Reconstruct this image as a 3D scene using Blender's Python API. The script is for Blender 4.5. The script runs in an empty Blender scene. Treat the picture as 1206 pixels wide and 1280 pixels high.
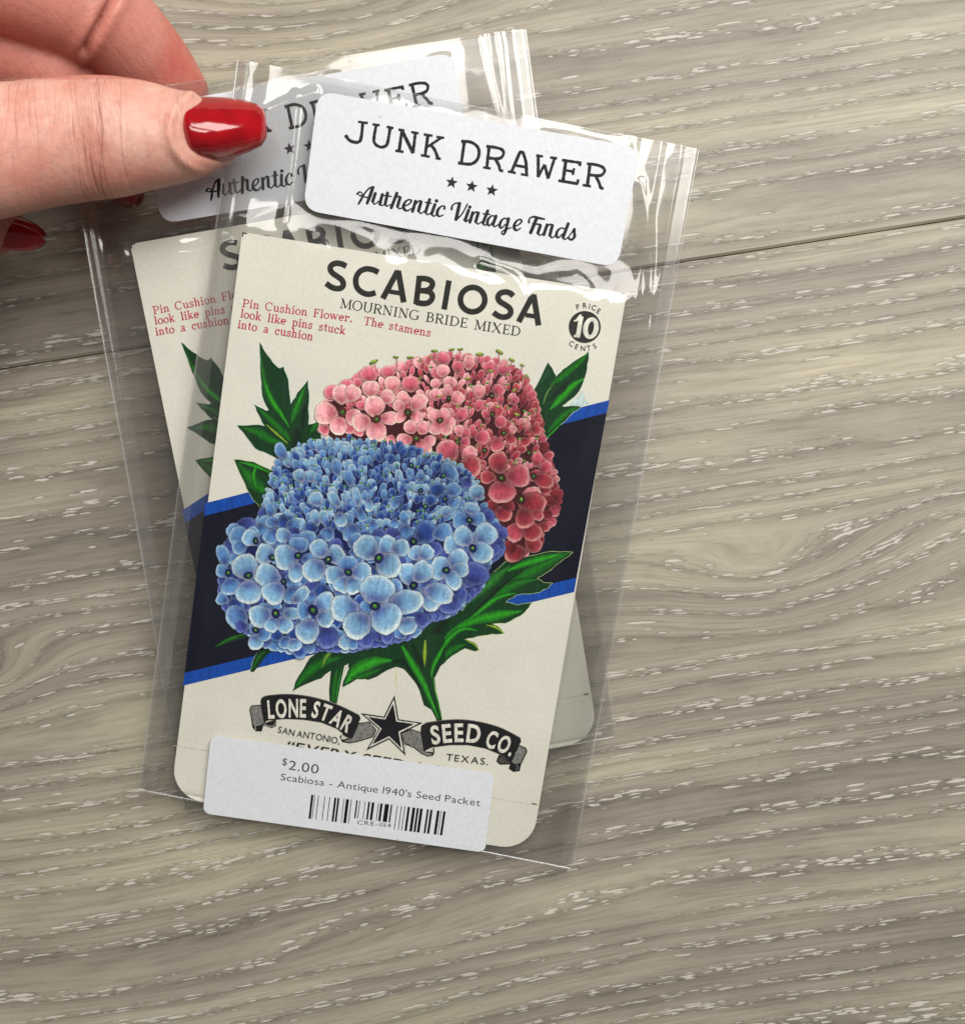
import bpy, math, random
import numpy as np
from mathutils import Vector, Matrix
from mathutils.geometry import tessellate_polygon

scene = bpy.context.scene
COL = scene.collection
random.seed(7)
RNG = np.random.default_rng(11)

# ------------------------------------------------------------------ camera
H = 0.24            # lens height above the floor (m)
F = 1400.0          # focal length in photo pixels (photo 1206 x 1280)
cam_d = bpy.data.cameras.new('camera')
cam = bpy.data.objects.new('camera', cam_d)
COL.objects.link(cam)
cam.location = (0, 0, H)
cam_d.sensor_fit = 'VERTICAL'
cam_d.sensor_height = 24.0
cam_d.lens = 24.0 * F / 1280.0
cam_d.clip_start = 0.01
cam_d.clip_end = 20
cam_d.dof.use_dof = True
cam_d.dof.focus_distance = 0.2245
cam_d.dof.aperture_fstop = 12.0
scene.camera = cam

# ------------------------------------------------------------------ world and lamps
world = bpy.data.worlds.new('World')
scene.world = world
world.use_nodes = True
bg = world.node_tree.nodes['Background']
bg.inputs['Color'].default_value = (1.0, 0.97, 0.93, 1)
bg.inputs['Strength'].default_value = 0.11

def area(name, loc, target, sx, sy, power, color):
    d = bpy.data.lights.new(name, 'AREA')
    d.shape = 'RECTANGLE'; d.size = sx; d.size_y = sy; d.energy = power; d.color = color
    o = bpy.data.objects.new(name, d); COL.objects.link(o)
    o.location = loc
    dirv = Vector(target) - Vector(loc)
    o.rotation_euler = dirv.to_track_quat('-Z', 'Y').to_euler()
    return o
area('panel_lamp', (0.08, 0.23, 0.85), (0.0, 0.05, 0), 0.66, 0.20, 3.7, (1.0, 0.97, 0.93))
area('panel_lamp', (0.28, 0.40, 0.52), (0.02, 0.0, 0), 0.55, 0.34, 5.1, (1.0, 0.97, 0.92))

scene.view_settings.view_transform = 'Standard'
scene.view_settings.look = 'None'
scene.view_settings.exposure = 0.0
scene.view_settings.gamma = 1.0
cy = scene.cycles
cy.max_bounces = 10
cy.transparent_max_bounces = 24
cy.sample_clamp_indirect = 4.0
cy.caustics_reflective = False
cy.caustics_refractive = False
try:
    cy.use_denoising = True
    cy.denoiser = 'OPENIMAGEDENOISE'
    cy.denoising_input_passes = 'RGB_ALBEDO_NORMAL'
except Exception:
    pass

# ------------------------------------------------------------------ planes of the held packets
SLOPE = 0.13
NRM = Vector((0, -SLOPE, 1)).normalized()
ZF, ZB = 0.021, 0.0172        # height of front / back card at y = 0.0548
def at(u, v, z):
    s = (H - z) / F
    return Vector(((u - 603) * s, (640 - v) * s, z))
def on_plane(u, v, z0):
    # ray from the lens to the tilted plane z = z0 + SLOPE*(y-0.0548)
    dx, dy = (u - 603) / F, (640 - v) / F
    # point = (dx*t, dy*t, H - t)
    t = (H - z0 + SLOPE * 0.0548) / (1 + SLOPE * dy)
    return Vector((dx * t, dy * t, H - t))

class Frame:
    """local frame lying on a tilted plane: x along the card, y up the card, z out of it"""
    def __init__(s, o, ex):
        s.o = o
        ex = (ex - NRM * ex.dot(NRM)).normalized()
        s.m = Matrix((ex, NRM.cross(ex), NRM)).transposed()
        s.inv = s.m.transposed()
        s.mw = Matrix.Translation(o) @ s.m.to_4x4()
    def loc(s, p):
        return s.inv @ (p - s.o)

FRONT = Frame(on_plane(303, 290, ZF), on_plane(783, 367, ZF) - on_plane(303, 290, ZF))
_ang = math.radians(9.5)
BACK = Frame(on_plane(163, 305, ZB), Vector((math.cos(_ang), math.sin(_ang), math.sin(_ang) * SLOPE)))
def L(u, v):
    """photo pixel on the front card -> local 2D metres on that card"""
    p = FRONT.loc(on_plane(u, v, ZF))
    return (p.x, p.y)

def srgb(r, g, b, k=1.0):
    out = []
    for c in (r, g, b):
        c = max(0, min(255, c)) / 255.0
        c = c / 12.92 if c <= 0.04045 else ((c + 0.055) / 1.055) ** 2.4
        out.append(min(1.0, c * k))
    return tuple(out)

# ------------------------------------------------------------------ materials
def mat(name):
    m = bpy.data.materials.new(name); m.use_nodes = True
    nt = m.node_tree; nt.nodes.clear()
    out = nt.nodes.new('ShaderNodeOutputMaterial')
    return m, nt, out
def N(nt, t, **kw):
    n = nt.nodes.new(t)
    for k, v in kw.items():
        if k.startswith('_'): setattr(n, k[1:], v)
        else: n.inputs[k].default_value = v
    return n
def LK(nt, a, b): nt.links.new(a, b)
def noise(nt, vec, scale, detail=3, rough=0.55):
    n = N(nt, 'ShaderNodeTexNoise'); n.inputs['Scale'].default_value = scale
    n.inputs['Detail'].default_value = detail; n.inputs['Roughness'].default_value = rough
    if vec is not None: LK(nt, vec, n.inputs['Vector'])
    return n
def mapping(nt, vec, scale=(1, 1, 1), rot=(0, 0, 0), loc=(0, 0, 0)):
    n = N(nt, 'ShaderNodeMapping'); n.inputs['Scale'].default_value = scale
    n.inputs['Rotation'].default_value = rot; n.inputs['Location'].default_value = loc
    LK(nt, vec, n.inputs['Vector']); return n.outputs[0]
def ramp(nt, fac, stops):
    n = N(nt, 'ShaderNodeValToRGB'); e = n.color_ramp.elements
    while len(e) > 1: e.remove(e[-1])
    e[0].position = stops[0][0]; c = stops[0][1]; e[0].color = (*c, 1) if len(c) == 3 else c
    for p, c in stops[1:]:
        x = e.new(p); x.color = (*c, 1)
    LK(nt, fac, n.inputs[0]); return n.outputs[0]
def g(v): return (v, v, v)
def mixc(nt, fac, a, b, mode='MIX'):
    n = N(nt, 'ShaderNodeMix', _data_type='RGBA', _blend_type=mode)
    for s, val in ((0, fac), (6, a), (7, b)):
        if hasattr(val, 'links') or hasattr(val, 'is_linked'): LK(nt, val, n.inputs[s])
        else: n.inputs[s].default_value = val if s == 0 else (*val, 1)
    return n.outputs[2]
def math_(nt, op, a, b=0.0, c=None, clamp=False):
    n = N(nt, 'ShaderNodeMath', _operation=op, _use_clamp=clamp)
    for i, val in enumerate((a, b) if c is None else (a, b, c)):
        if hasattr(val, 'is_linked'): LK(nt, val, n.inputs[i])
        else: n.inputs[i].default_value = val
    return n.outputs[0]

def m_paper(name, base, fleck=0.06, rough=0.6, bump=0.15):
    m, nt, out = mat(name)
    tc = N(nt, 'ShaderNodeTexCoord').outputs['Object']
    n1 = noise(nt, tc, 60, 4); n2 = noise(nt, tc, 1400, 3); n3 = noise(nt, tc, 420, 2)
    c = ramp(nt, n1.outputs[0], [(0.3, tuple(x * (1 - fleck) for x in base)), (0.7, base)])
    f = ramp(nt, n2.outputs[0], [(0.35, g(0.93)), (0.65, g(1.0))])
    c = mixc(nt, 1.0, c, f, 'MULTIPLY')
    sp = ramp(nt, n3.outputs[0], [(0.735, g(1.0)), (0.76, g(0.82))])
    c = mixc(nt, 1.0, c, sp, 'MULTIPLY')
    b = N(nt, 'ShaderNodeBsdfPrincipled', Roughness=rough)
    LK(nt, c, b.inputs['Base Color'])
    bp = N(nt, 'ShaderNodeBump', Strength=bump, Distance=0.0001); LK(nt, n2.outputs[0], bp.inputs['Height'])
    LK(nt, bp.outputs[0], b.inputs['Normal']); LK(nt, b.outputs[0], out.inputs[0])
    return m
def m_ink(name, rough=0.5, amount=0.22):
    """printed ink: the colour of every printed shape is stored on its points"""
    m, nt, out = mat(name)
    a = N(nt, 'ShaderNodeAttribute', _attribute_name='ink')
    tc = N(nt, 'ShaderNodeTexCoord').outputs['Object']
    n1 = noise(nt, tc, 1500, 3, 0.7)
    n2 = noise(nt, mapping(nt, tc, (1, 0.25, 1), (0, 0, 0.5)), 1300, 3, 0.6)
    f = ramp(nt, n1.outputs[0], [(0.3, g(1 - amount)), (0.7, g(1.0 + amount))])
    f2 = ramp(nt, n2.outputs[0], [(0.3, g(1 - amount)), (0.7, g(1.0 + amount))])
    c = mixc(nt, 1.0, a.outputs['Color'], f, 'MULTIPLY')
    c = mixc(nt, 1.0, c, f2, 'MULTIPLY')
    b = N(nt, 'ShaderNodeBsdfPrincipled', Roughness=rough)
    b.inputs['Specular IOR Level'].default_value = 0.10
    LK(nt, c, b.inputs['Base Color']); LK(nt, b.outputs[0], out.inputs[0])
    return m
def m_film(name, tint=0.982, spec=1.1, rough=0.06, haze=0.003):
    m, nt, out = mat(name)
    tr = N(nt, 'ShaderNodeBsdfTransparent'); tr.inputs[0].default_value = (tint, tint, tint * 0.995, 1)
    g1 = N(nt, 'ShaderNodeBsdfGlossy', Roughness=rough); g2 = N(nt, 'ShaderNodeBsdfGlossy', Roughness=0.18)
    gl = N(nt, 'ShaderNodeMixShader'); gl.inputs[0].default_value = 0.22
    LK(nt, g1.outputs[0], gl.inputs[1]); LK(nt, g2.outputs[0], gl.inputs[2])
    lw = N(nt, 'ShaderNodeLayerWeight', Blend=0.5)          # thin sheet: the same from either side
    f = math_(nt, 'MULTIPLY', math_(nt, 'ADD', math_(nt, 'MULTIPLY', math_(nt, 'POWER', lw.outputs['Facing'], 5.0), 0.9), 0.042), 1.75 * spec, clamp=True)
    mx = N(nt, 'ShaderNodeMixShader'); LK(nt, f, mx.inputs[0]); LK(nt, tr.outputs[0], mx.inputs[1]); LK(nt, gl.outputs[0], mx.inputs[2])
    # faint milky scatter with handling smears
    tc = N(nt, 'ShaderNodeTexCoord').outputs['Object']
    n1 = noise(nt, mapping(nt, tc, (1, 0.22, 1), (0, 0, 0.2)), 170, 3, 0.6)
    hz = ramp(nt, n1.outputs[0], [(0.45, g(haze)), (0.72, g(haze * 2.6))])
    df = N(nt, 'ShaderNodeBsdfDiffuse'); df.inputs[0].default_value = (0.9, 0.9, 0.88, 1)
    m2 = N(nt, 'ShaderNodeMixShader'); LK(nt, hz, m2.inputs[0]); LK(nt, mx.outputs[0], m2.inputs[1]); LK(nt, df.outputs[0], m2.inputs[2])
    LK(nt, m2.outputs[0], out.inputs[0])
    return m
M_CARD = m_paper('old_card_stock', srgb(240, 238, 224), fleck=0.09, rough=0.55)
M_LABEL = m_paper('coated_label_paper', srgb(221, 224, 230), fleck=0.03, rough=0.45, bump=0.08)
M_INK = m_ink('printed_ink')
M_FILM = m_film('clear_film')
M_SEAM = m_film('welded_film', tint=0.93, spec=2.6, rough=0.22, haze=0.10)
M_REAR = m_film('clear_film_rear', tint=0.86, spec=0.7, rough=0.08, haze=0.016)
M_MARG = m_film('doubled_film_margin', tint=0.97, spec=1.6, rough=0.16, haze=0.035)

# ------------------------------------------------------------------ object helpers
def link(o, parent=None):
    COL.objects.link(o)
    if parent is not None: o.parent = parent
    return o
def mesh_obj(name, verts, faces, material, parent=None, smooth=False, colors=None):
    me = bpy.data.meshes.new(name)
    me.from_pydata([tuple(v) for v in verts], [], faces)
    if colors is not None:
        at_ = me.color_attributes.new('ink', 'FLOAT_COLOR', 'POINT')
        buf = np.ones((len(verts), 4), dtype=np.float32); buf[:, :3] = np.array(colors, dtype=np.float32)
        at_.data.foreach_set('color', buf.ravel())
    if smooth: me.shade_smooth()
    me.materials.append(material)
    me.update()
    o = bpy.data.objects.new(name, me)
    return link(o, parent)
def thing(name, label, cat, mw, group=None):
    o = bpy.data.objects.new(name, None); COL.objects.link(o)
    o.empty_display_size = 0.01
    o.matrix_world = mw
    o['label'] = label; o['category'] = cat
    if group: o['group'] = group
    return o

# ------------------------------------------------------------------ print builder (flat ink on a local plane)
def spl(pts, n=6, closed=False):
    p = [np.array(q, float) for q in pts]
    if len(p) < 3: return [tuple(q) for q in p]
    out = []
    m = len(p)
    rng = range(m) if closed else range(m - 1)
    for i in rng:
        p0 = p[(i - 1) % m] if (closed or i > 0) else p[0]
        p1 = p[i]; p2 = p[(i + 1) % m]
        p3 = p[(i + 2) % m] if (closed or i + 2 < m) else p[-1]
        for k in range(n):
            t = k / n
            out.append(tuple(0.5 * ((2 * p1) + (-p0 + p2) * t + (2 * p0 - 5 * p1 + 4 * p2 - p3) * t * t + (-p0 + 3 * p1 - 3 * p2 + p3) * t ** 3)))
    if not closed: out.append(tuple(p[-1]))
    return out
class Print:
    def __init__(s, z0=0.00006, dz=2.5e-7, mapf=L):
        s.v = []; s.f = []; s.c = []; s.z = z0; s.dz = dz; s.map = mapf
    def add(s, pts, faces, cols):
        b = len(s.v)
        for (u, v) in pts:
            x, y = s.map(u, v); s.v.append((x, y, s.z))
        if isinstance(cols, tuple): cols = [cols] * len(pts)
        s.c += list(cols)
        s.f += [tuple(b + i for i in f) for f in faces]
        s.z += s.dz
    def poly(s, pts, col, jitter=0.0):
        tr = tessellate_polygon([[Vector((p[0], p[1], 0)) for p in pts]])
        fs = []
        for t in tr:
            a, b, c = (pts[i] for i in t)
            ar = (b[0] - a[0]) * (c[1] - a[1]) - (b[1] - a[1]) * (c[0] - a[0])
            fs.append(t if ar < 0 else (t[0], t[2], t[1]))   # photo y points down
        s.add(pts, fs, col)
    def stroke(s, pts, w, col, closed=False, smooth=0, cap=0, edge=None, pen=None):
        """w: width in px, or list of widths along the path; pen=(thin, thick, angle): width by direction"""
        if smooth:
            if isinstance(w, (list, tuple)):
                pw = spl([(p[0], p[1], ww) for p, ww in zip(pts, w)], smooth, closed)
                pts = [(q[0], q[1]) for q in pw]; w = [max(0.05, q[2]) for q in pw]
            else: pts = spl(pts, smooth, closed)
        n = len(pts); P = np.array(pts, float)
        if closed: d = np.roll(P, -1, 0) - np.roll(P, 1, 0)
        else:
            d = np.gradient(P, axis=0)
        ln = np.hypot(d[:, 0], d[:, 1]); ln[ln == 0] = 1; d /= ln[:, None]
        nr = np.stack([-d[:, 1], d[:, 0]], 1)
        if pen:
            thin, thick, a = pen
            ax = np.array([math.cos(a), math.sin(a)])
            k = np.abs(d[:, 0] * ax[0] + d[:, 1] * ax[1])
            W = thick + (thin - thick) * k ** 1.6
        elif isinstance(w, (list, tuple)): W = np.array(w, float)
        else: W = np.full(n, float(w))
        if not closed and n > 2 and cap == 0: pass
        # mitre correction for sharp corners
        if not smooth and n > 2:
            for i in range(1, n - 1):
                a_ = P[i] - P[i - 1]; b_ = P[i + 1] - P[i]
                a_ /= (np.linalg.norm(a_) + 1e-9); b_ /= (np.linalg.norm(b_) + 1e-9)
                t = a_ + b_; t /= (np.linalg.norm(t) + 1e-9)
                nr[i] = (-t[1], t[0]); W[i] = W[i] / max(0.35, abs(t @ a_))
        if edge is None:
            A = P - nr * W[:, None] / 2; B = P + nr * W[:, None] / 2
            v = [tuple(x) for x in A] + [tuple(x) for x in B]
            fs = [(i, i + n, (i + 1) % n + n, (i + 1) % n) for i in range(n if closed else n - 1)]
            cols = col
        else:
            A = P - nr * W[:, None] / 2; B = P + nr * W[:, None] / 2
            v = [tuple(x) for x in A] + [tuple(x) for x in P] + [tuple(x) for x in B]
            fs = []
            for i in range(n if closed else n - 1):
                j = (i + 1) % n
                fs += [(i, i + n, j + n, j), (i + n, i + 2 * n, j + 2 * n, j + n)]
            cols = [edge] * n + [col] * n + [edge] * n
        # orientation: make faces look up (photo y is down -> reverse when needed)
        a, b_, c_ = v[fs[0][0]], v[fs[0][1]], v[fs[0][2]]
        ar = (b_[0] - a[0]) * (c_[1] - a[1]) - (b_[1] - a[1]) * (c_[0] - a[0])
        if ar > 0: fs = [tuple(reversed(f)) for f in fs]
        s.add(v, fs, cols)
        if cap:
            s.disc(P[0][0], P[0][1], W[0] / 2, col); s.disc(P[-1][0], P[-1][1], W[-1] / 2, col)
    def disc(s, x, y, r, col, ry=None, n=14, rot=0, edge=None):
        ry = r if ry is None else ry
        ca, sa = math.cos(rot), math.sin(rot)
        v = [(x, y)]
        for i in range(n):
            a = 2 * math.pi * i / n
            px, py = r * math.cos(a), ry * math.sin(a)
            v.append((x + px * ca - py * sa, y + px * sa + py * ca))
        s.add(v, [(0, 1 + (i + 1) % n, 1 + i) for i in range(n)], ([col] + [edge] * n) if edge else col)
    def build(s, name, parent, material=None):
        return mesh_obj(name, s.v, s.f, material or M_INK, parent, colors=s.c)

def zoom(x0, y0, k):
    return lambda x, y: (x0 + x / k, y0 + y / k)
def zl(f, pts): return [f(*p) for p in pts]

# text from Blender's built-in typeface, laid along a baseline
_fc = {}
def glyph(ch, off):
    key = (ch, off)
    if key in _fc: return _fc[key]
    cu = bpy.data.curves.new('t', 'FONT'); cu.body = ch; cu.size = 1.0; cu.offset = off
    cu.resolution_u = 4
    o = bpy.data.objects.new('t', cu); COL.objects.link(o)
    dg = bpy.context.evaluated_depsgraph_get()
    ev = o.evaluated_get(dg); me = ev.to_mesh()
    v = [(q.co.x, q.co.y) for q in me.vertices]; f = [tuple(p.vertices) for p in me.polygons]
    ev.to_mesh_clear()
    # advance: width of "ch|ch" minus width of "|" would need kerning; use bounding box
    bpy.data.objects.remove(o); bpy.data.curves.remove(cu)
    if v:
        xs = [q[0] for q in v]; r = (v, f, min(xs), max(xs))
    else: r = (v, f, 0, 0.24)
    _fc[key] = r
    return r
CAP = None
def text(pr, s, base, height, col, off=0.0, gap=0.075, space=0.26, slant=0.0, condensed=None):
    """base: list of 2 or 3+ photo points of the baseline; fits the text to its length"""
    global CAP
    if CAP is None: CAP = max(q[1] for q in glyph('H', 0.0)[0])
    items = []; x = 0
    for ch in s:
        if ch == ' ': x += space; continue
        v, f, a, b = glyph(ch, off)
        items.append((v, f, x - a, x, x + (b - a))); x += (b - a) + gap
    total = x - gap
    path = spl(base, 10) if len(base) > 2 else base
    P = np.array(path, float)
    seg = np.hypot(*(P[1:] - P[:-1]).T); cum = np.concatenate([[0], np.cumsum(seg)]); Ltot = cum[-1]
    kx = Ltot / total; ky = height / CAP
    for v, f, dx, x0, x1 in items:
        xm = (x0 + x1) / 2 * kx
        i = min(len(seg) - 1, max(0, int(np.searchsorted(cum, xm) - 1)))
        t = (P[i + 1] - P[i]) / seg[i]; c = P[i] + t * (xm - cum[i])
        up = np.array([t[1], -t[0]])
        pts = []
        for (gx, gy) in v:
            lx = (gx + dx) * kx - xm + slant * gy * ky
            q = c + t * lx + up * gy * ky
            pts.append((q[0], q[1]))
        pr.add(pts, f, col)

# hand-drawn serif letters: strokes in a box, cap height 1, x to the right, y up
def arc(cx, cy_, rx, ry, a0, a1, n=12):
    return [(cx + rx * math.cos(math.radians(a0 + (a1 - a0) * i / n)), cy_ + ry * math.sin(math.radians(a0 + (a1 - a0) * i / n))) for i in range(n + 1)]
def ser(x, y, w=0.26): return ('s', [(x - w / 2, y), (x + w / 2, y)])
X = 0.64
G = {
 'M': (0.98, [('t', [(0.14, 0.03), (0.17, 0.97)]), ('T', [(0.17, 0.97), (0.49, 0.05)]), ('t', [(0.49, 0.05), (0.81, 0.97)]), ('T', [(0.81, 0.97), (0.84, 0.03)]), ser(0.14, 0.02), ser(0.84, 0.02, 0.3), ser(0.1, 0.98, 0.2), ser(0.88, 0.98, 0.2)]),
 'O': (0.86, [('T', arc(0.43, 0.5, 0.36, 0.5, 0, 360, 28))]),
 'U': (0.82, [('T', [(0.16, 0.97), (0.16, 0.35)] + arc(0.42, 0.32, 0.26, 0.32, 180, 360, 12) + [(0.68, 0.35), (0.68, 0.97)]), ser(0.16, 0.98), ser(0.68, 0.98, 0.22)]),
 'R': (0.76, [('T', [(0.18, 0.02), (0.18, 0.98)]), ('T', [(0.18, 0.97), (0.4, 0.97)] + arc(0.4, 0.74, 0.22, 0.23, 90, -90, 10) + [(0.18, 0.51)]), ('T', [(0.38, 0.5), (0.66, 0.02)]), ser(0.18, 0.02), ser(0.12, 0.98, 0.16), ser(0.68, 0.02, 0.16)]),
 'N': (0.86, [('t', [(0.16, 0.03), (0.16, 0.97)]), ('T', [(0.16, 0.97), (0.7, 0.03)]), ('t', [(0.7, 0.03), (0.7, 0.97)]), ser(0.16, 0.02), ser(0.1, 0.98, 0.18), ser(0.7, 0.98)]),
 'I': (0.40, [('T', [(0.2, 0.02), (0.2, 0.98)]), ser(0.2, 0.02), ser(0.2, 0.98)]),
 'G': (0.86, [('T', arc(0.44, 0.5, 0.36, 0.5, 45, 320, 22)), ('T', [(0.74, 0.05), (0.74, 0.42)]), ser(0.72, 0.43), ('t', [(0.70, 0.84), (0.73, 0.99)])]),
 'B': (0.72, [('T', [(0.18, 0.02), (0.18, 0.98)]), ('T', [(0.18, 0.97), (0.36, 0.97)] + arc(0.36, 0.75, 0.2, 0.22, 90, -90, 10) + [(0.18, 0.53)]), ('T', [(0.36, 0.53)] + arc(0.38, 0.28, 0.25, 0.25, 90, -90, 10) + [(0.18, 0.03)]), ser(0.12, 0.02, 0.16), ser(0.12, 0.98, 0.16)]),
 'D': (0.84, [('T', [(0.18, 0.02), (0.18, 0.98)]), ('T', [(0.18, 0.97), (0.35, 0.97)] + arc(0.35, 0.5, 0.4, 0.47, 90, -90, 14) + [(0.18, 0.03)]), ser(0.12, 0.02, 0.16), ser(0.12, 0.98, 0.16)]),
 'E': (0.68, [('T', [(0.18, 0.02), (0.18, 0.98)]), ('t', [(0.08, 0.98), (0.58, 0.98)]), ('t', [(0.18, 0.52), (0.48, 0.52)]), ('t', [(0.08, 0.02), (0.6, 0.02)]), ('t', [(0.58, 0.98), (0.59, 0.78)]), ('t', [(0.6, 0.02), (0.62, 0.24)]), ('t', [(0.48, 0.62), (0.48, 0.42)])]),
 'X': (0.84, [('T', [(0.12, 0.98), (0.7, 0.02)]), ('t', [(0.68, 0.98), (0.12, 0.02)]), ser(0.14, 0.98), ser(0.68, 0.98, 0.22), ser(0.12, 0.02, 0.22), ser(0.70, 0.02)]),
 'P': (0.76, [('T', [(0.2, 0.02), (0.2, 0.98)]), ('T', [(0.2, 0.96), (0.42, 0.96)] + arc(0.42, 0.71, 0.24, 0.25, 90, -90, 10) + [(0.2, 0.46)]), ser(0.2, 0.03, 0.34), ser(0.12, 0.97, 0.2)]),
 'C': (0.86, [('T', arc(0.44, 0.5, 0.36, 0.49, 40, 320, 22)), ('t', [(0.74, 0.98), (0.74, 0.72)])]),
 'F': (0.72, [('T', [(0.2, 0.02), (0.2, 0.98)]), ('t', [(0.06, 0.97), (0.64, 0.97)]), ('t', [(0.2, 0.52), (0.5, 0.52)]), ('t', [(0.63, 0.98), (0.64, 0.74)]), ('t', [(0.5, 0.64), (0.5, 0.4)]), ser(0.2, 0.03, 0.34)]),
 'T': (0.80, [('T', [(0.4, 0.02), (0.4, 0.98)]), ('t', [(0.06, 0.97), (0.74, 0.97)]), ('t', [(0.06, 0.98), (0.05, 0.74)]), ('t', [(0.74, 0.98), (0.75, 0.74)]), ser(0.4, 0.03, 0.34)]),
 'i': (0.36, [('T', [(0.18, 0.02), (0.18, X)]), ser(0.18, 0.03, 0.3), ser(0.11, X, 0.16), ('d', [(0.17, 0.9)])]),
 'l': (0.36, [('T', [(0.18, 0.02), (0.18, 1.02)]), ser(0.18, 0.03, 0.3), ser(0.11, 1.02, 0.16)]),
 'n': (0.68, [('T', [(0.16, 0.02), (0.16, X)]), ('T', [(0.16, 0.45), (0.24, 0.6), (0.36, 0.65), (0.47, 0.58), (0.49, 0.44), (0.49, 0.02)]), ser(0.16, 0.03, 0.26), ser(0.5, 0.03, 0.26), ser(0.09, X, 0.16)]),
 'h': (0.68, [('T', [(0.16, 0.02), (0.16, 1.02)]), ('T', [(0.16, 0.45), (0.24, 0.6), (0.36, 0.65), (0.47, 0.58), (0.49, 0.44), (0.49, 0.02)]), ser(0.16, 0.03, 0.26), ser(0.5, 0.03, 0.26), ser(0.09, 1.02, 0.16)]),
 'm': (1.0, [('T', [(0.16, 0.02), (0.16, X)]), ('T', [(0.16, 0.48), (0.24, 0.6), (0.33, 0.64), (0.42, 0.58), (0.44, 0.44), (0.44, 0.02)]), ('T', [(0.44, 0.48), (0.54, 0.6), (0.66, 0.64), (0.76, 0.58), (0.78, 0.44), (0.78, 0.02)]), ser(0.16, 0.03, 0.24), ser(0.46, 0.03, 0.22), ser(0.8, 0.03, 0.24), ser(0.09, X, 0.16)]),
 'u': (0.68, [('T', [(0.15, X), (0.15, 0.2), (0.2, 0.06), (0.32, 0.01), (0.44, 0.08), (0.5, 0.2)]), ('T', [(0.5, X), (0.5, 0.02)]), ser(0.09, X, 0.16), ser(0.44, X, 0.16), ser(0.56, 0.03, 0.16)]),
 's': (0.52, [('T', [(0.42, 0.5), (0.36, 0.62), (0.22, 0.64), (0.1, 0.55), (0.12, 0.42), (0.26, 0.34), (0.4, 0.26), (0.42, 0.12), (0.3, 0.01), (0.15, 0.03), (0.07, 0.18)]), ('t', [(0.43, 0.66), (0.43, 0.46)]), ('t', [(0.06, 0.0), (0.06, 0.2)])]),
 'o': (0.62, [('T', arc(0.31, 0.32, 0.24, 0.32, 0, 360, 22))]),
 'c': (0.58, [('T', arc(0.32, 0.32, 0.24, 0.32, 50, 315, 16)), ('d', [(0.47, 0.52)])]),
 'e': (0.6, [('T', [(0.07, 0.34), (0.53, 0.34)]), ('T', arc(0.31, 0.32, 0.24, 0.32, 5, 315, 18))]),
 'a': (0.6, [('T', [(0.1, 0.5), (0.16, 0.62), (0.3, 0.65), (0.42, 0.56), (0.43, 0.4), (0.43, 0.1), (0.5, 0.02), (0.58, 0.04)]), ('T', [(0.43, 0.38), (0.2, 0.33), (0.08, 0.2), (0.12, 0.04), (0.26, 0.01), (0.43, 0.14)])]),
 'w': (0.92, [('T', [(0.1, X), (0.28, 0.03)]), ('t', [(0.28, 0.03), (0.44, 0.6)]), ('T', [(0.44, 0.6), (0.62, 0.03)]), ('t', [(0.62, 0.03), (0.8, X)]), ser(0.12, X, 0.22), ser(0.44, X, 0.2), ser(0.8, X, 0.2)]),
 'r': (0.56, [('T', [(0.17, 0.02), (0.17, X)]), ('T', [(0.17, 0.4), (0.25, 0.58), (0.38, 0.64), (0.45, 0.58)]), ('d', [(0.45, 0.55)]), ser(0.17, 0.03, 0.32), ser(0.1, X, 0.16)]),
 't': (0.44, [('T', [(0.2, 0.88), (0.2, 0.15), (0.28, 0.02), (0.4, 0.08)]), ('t', [(0.04, X), (0.38, X)])]),
 'k': (0.68, [('T', [(0.16, 0.02), (0.16, 1.02)]), ('t', [(0.16, 0.22), (0.5, 0.62)]), ('T', [(0.28, 0.36), (0.54, 0.03)]), ser(0.16, 0.03, 0.26), ser(0.56, 0.03, 0.2), ser(0.5, X, 0.22), ser(0.09, 1.02, 0.16)]),
 'p': (0.66, [('T', [(0.16, -0.32), (0.16, X)]), ('T', [(0.16, 0.5)] + arc(0.33, 0.32, 0.21, 0.32, 120, -120, 16) + [(0.16, 0.14)]), ser(0.16, -0.31, 0.28), ser(0.09, X, 0.16)]),
 '.': (0.3, [('d', [(0.14, 0.06)])]),
}
def serif_text(pr, s, p0, p1, height, col, thin, thick, track=0.0, space=0.5):
    tot = 0
    for ch in s: tot += (space if ch == ' ' else G[ch][0] + track)
    p0 = np.array(p0, float); p1 = np.array(p1, float)
    t = (p1 - p0); ln = np.linalg.norm(t); t /= ln
    up = np.array([t[1], -t[0]]); kx = ln / tot
    ax = math.atan2(t[1], t[0]); x = 0
    def M(px, py): q = p0 + t * (px * kx) + up * (py * height); return (q[0], q[1])
    for ch in s:
        if ch == ' ': x += space; continue
        for kind, pts in G[ch][1]:
            q = [M(x + a, b) for a, b in pts]
            if kind == 'd': pr.disc(q[0][0], q[0][1], thick * 0.72, col, n=10)
            elif kind == 's': pr.stroke(q, thin, col)
            elif kind == 't': pr.stroke(q, thin, col)
            else:
                if len(q) == 2: pr.stroke(q, thick, col)
                else: pr.stroke(q, 1, col, smooth=1, pen=(thin, thick, ax))
        x += G[ch][0] + track

BLK = srgb(46, 46, 44)
BLACK = srgb(24, 24, 26)

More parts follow.
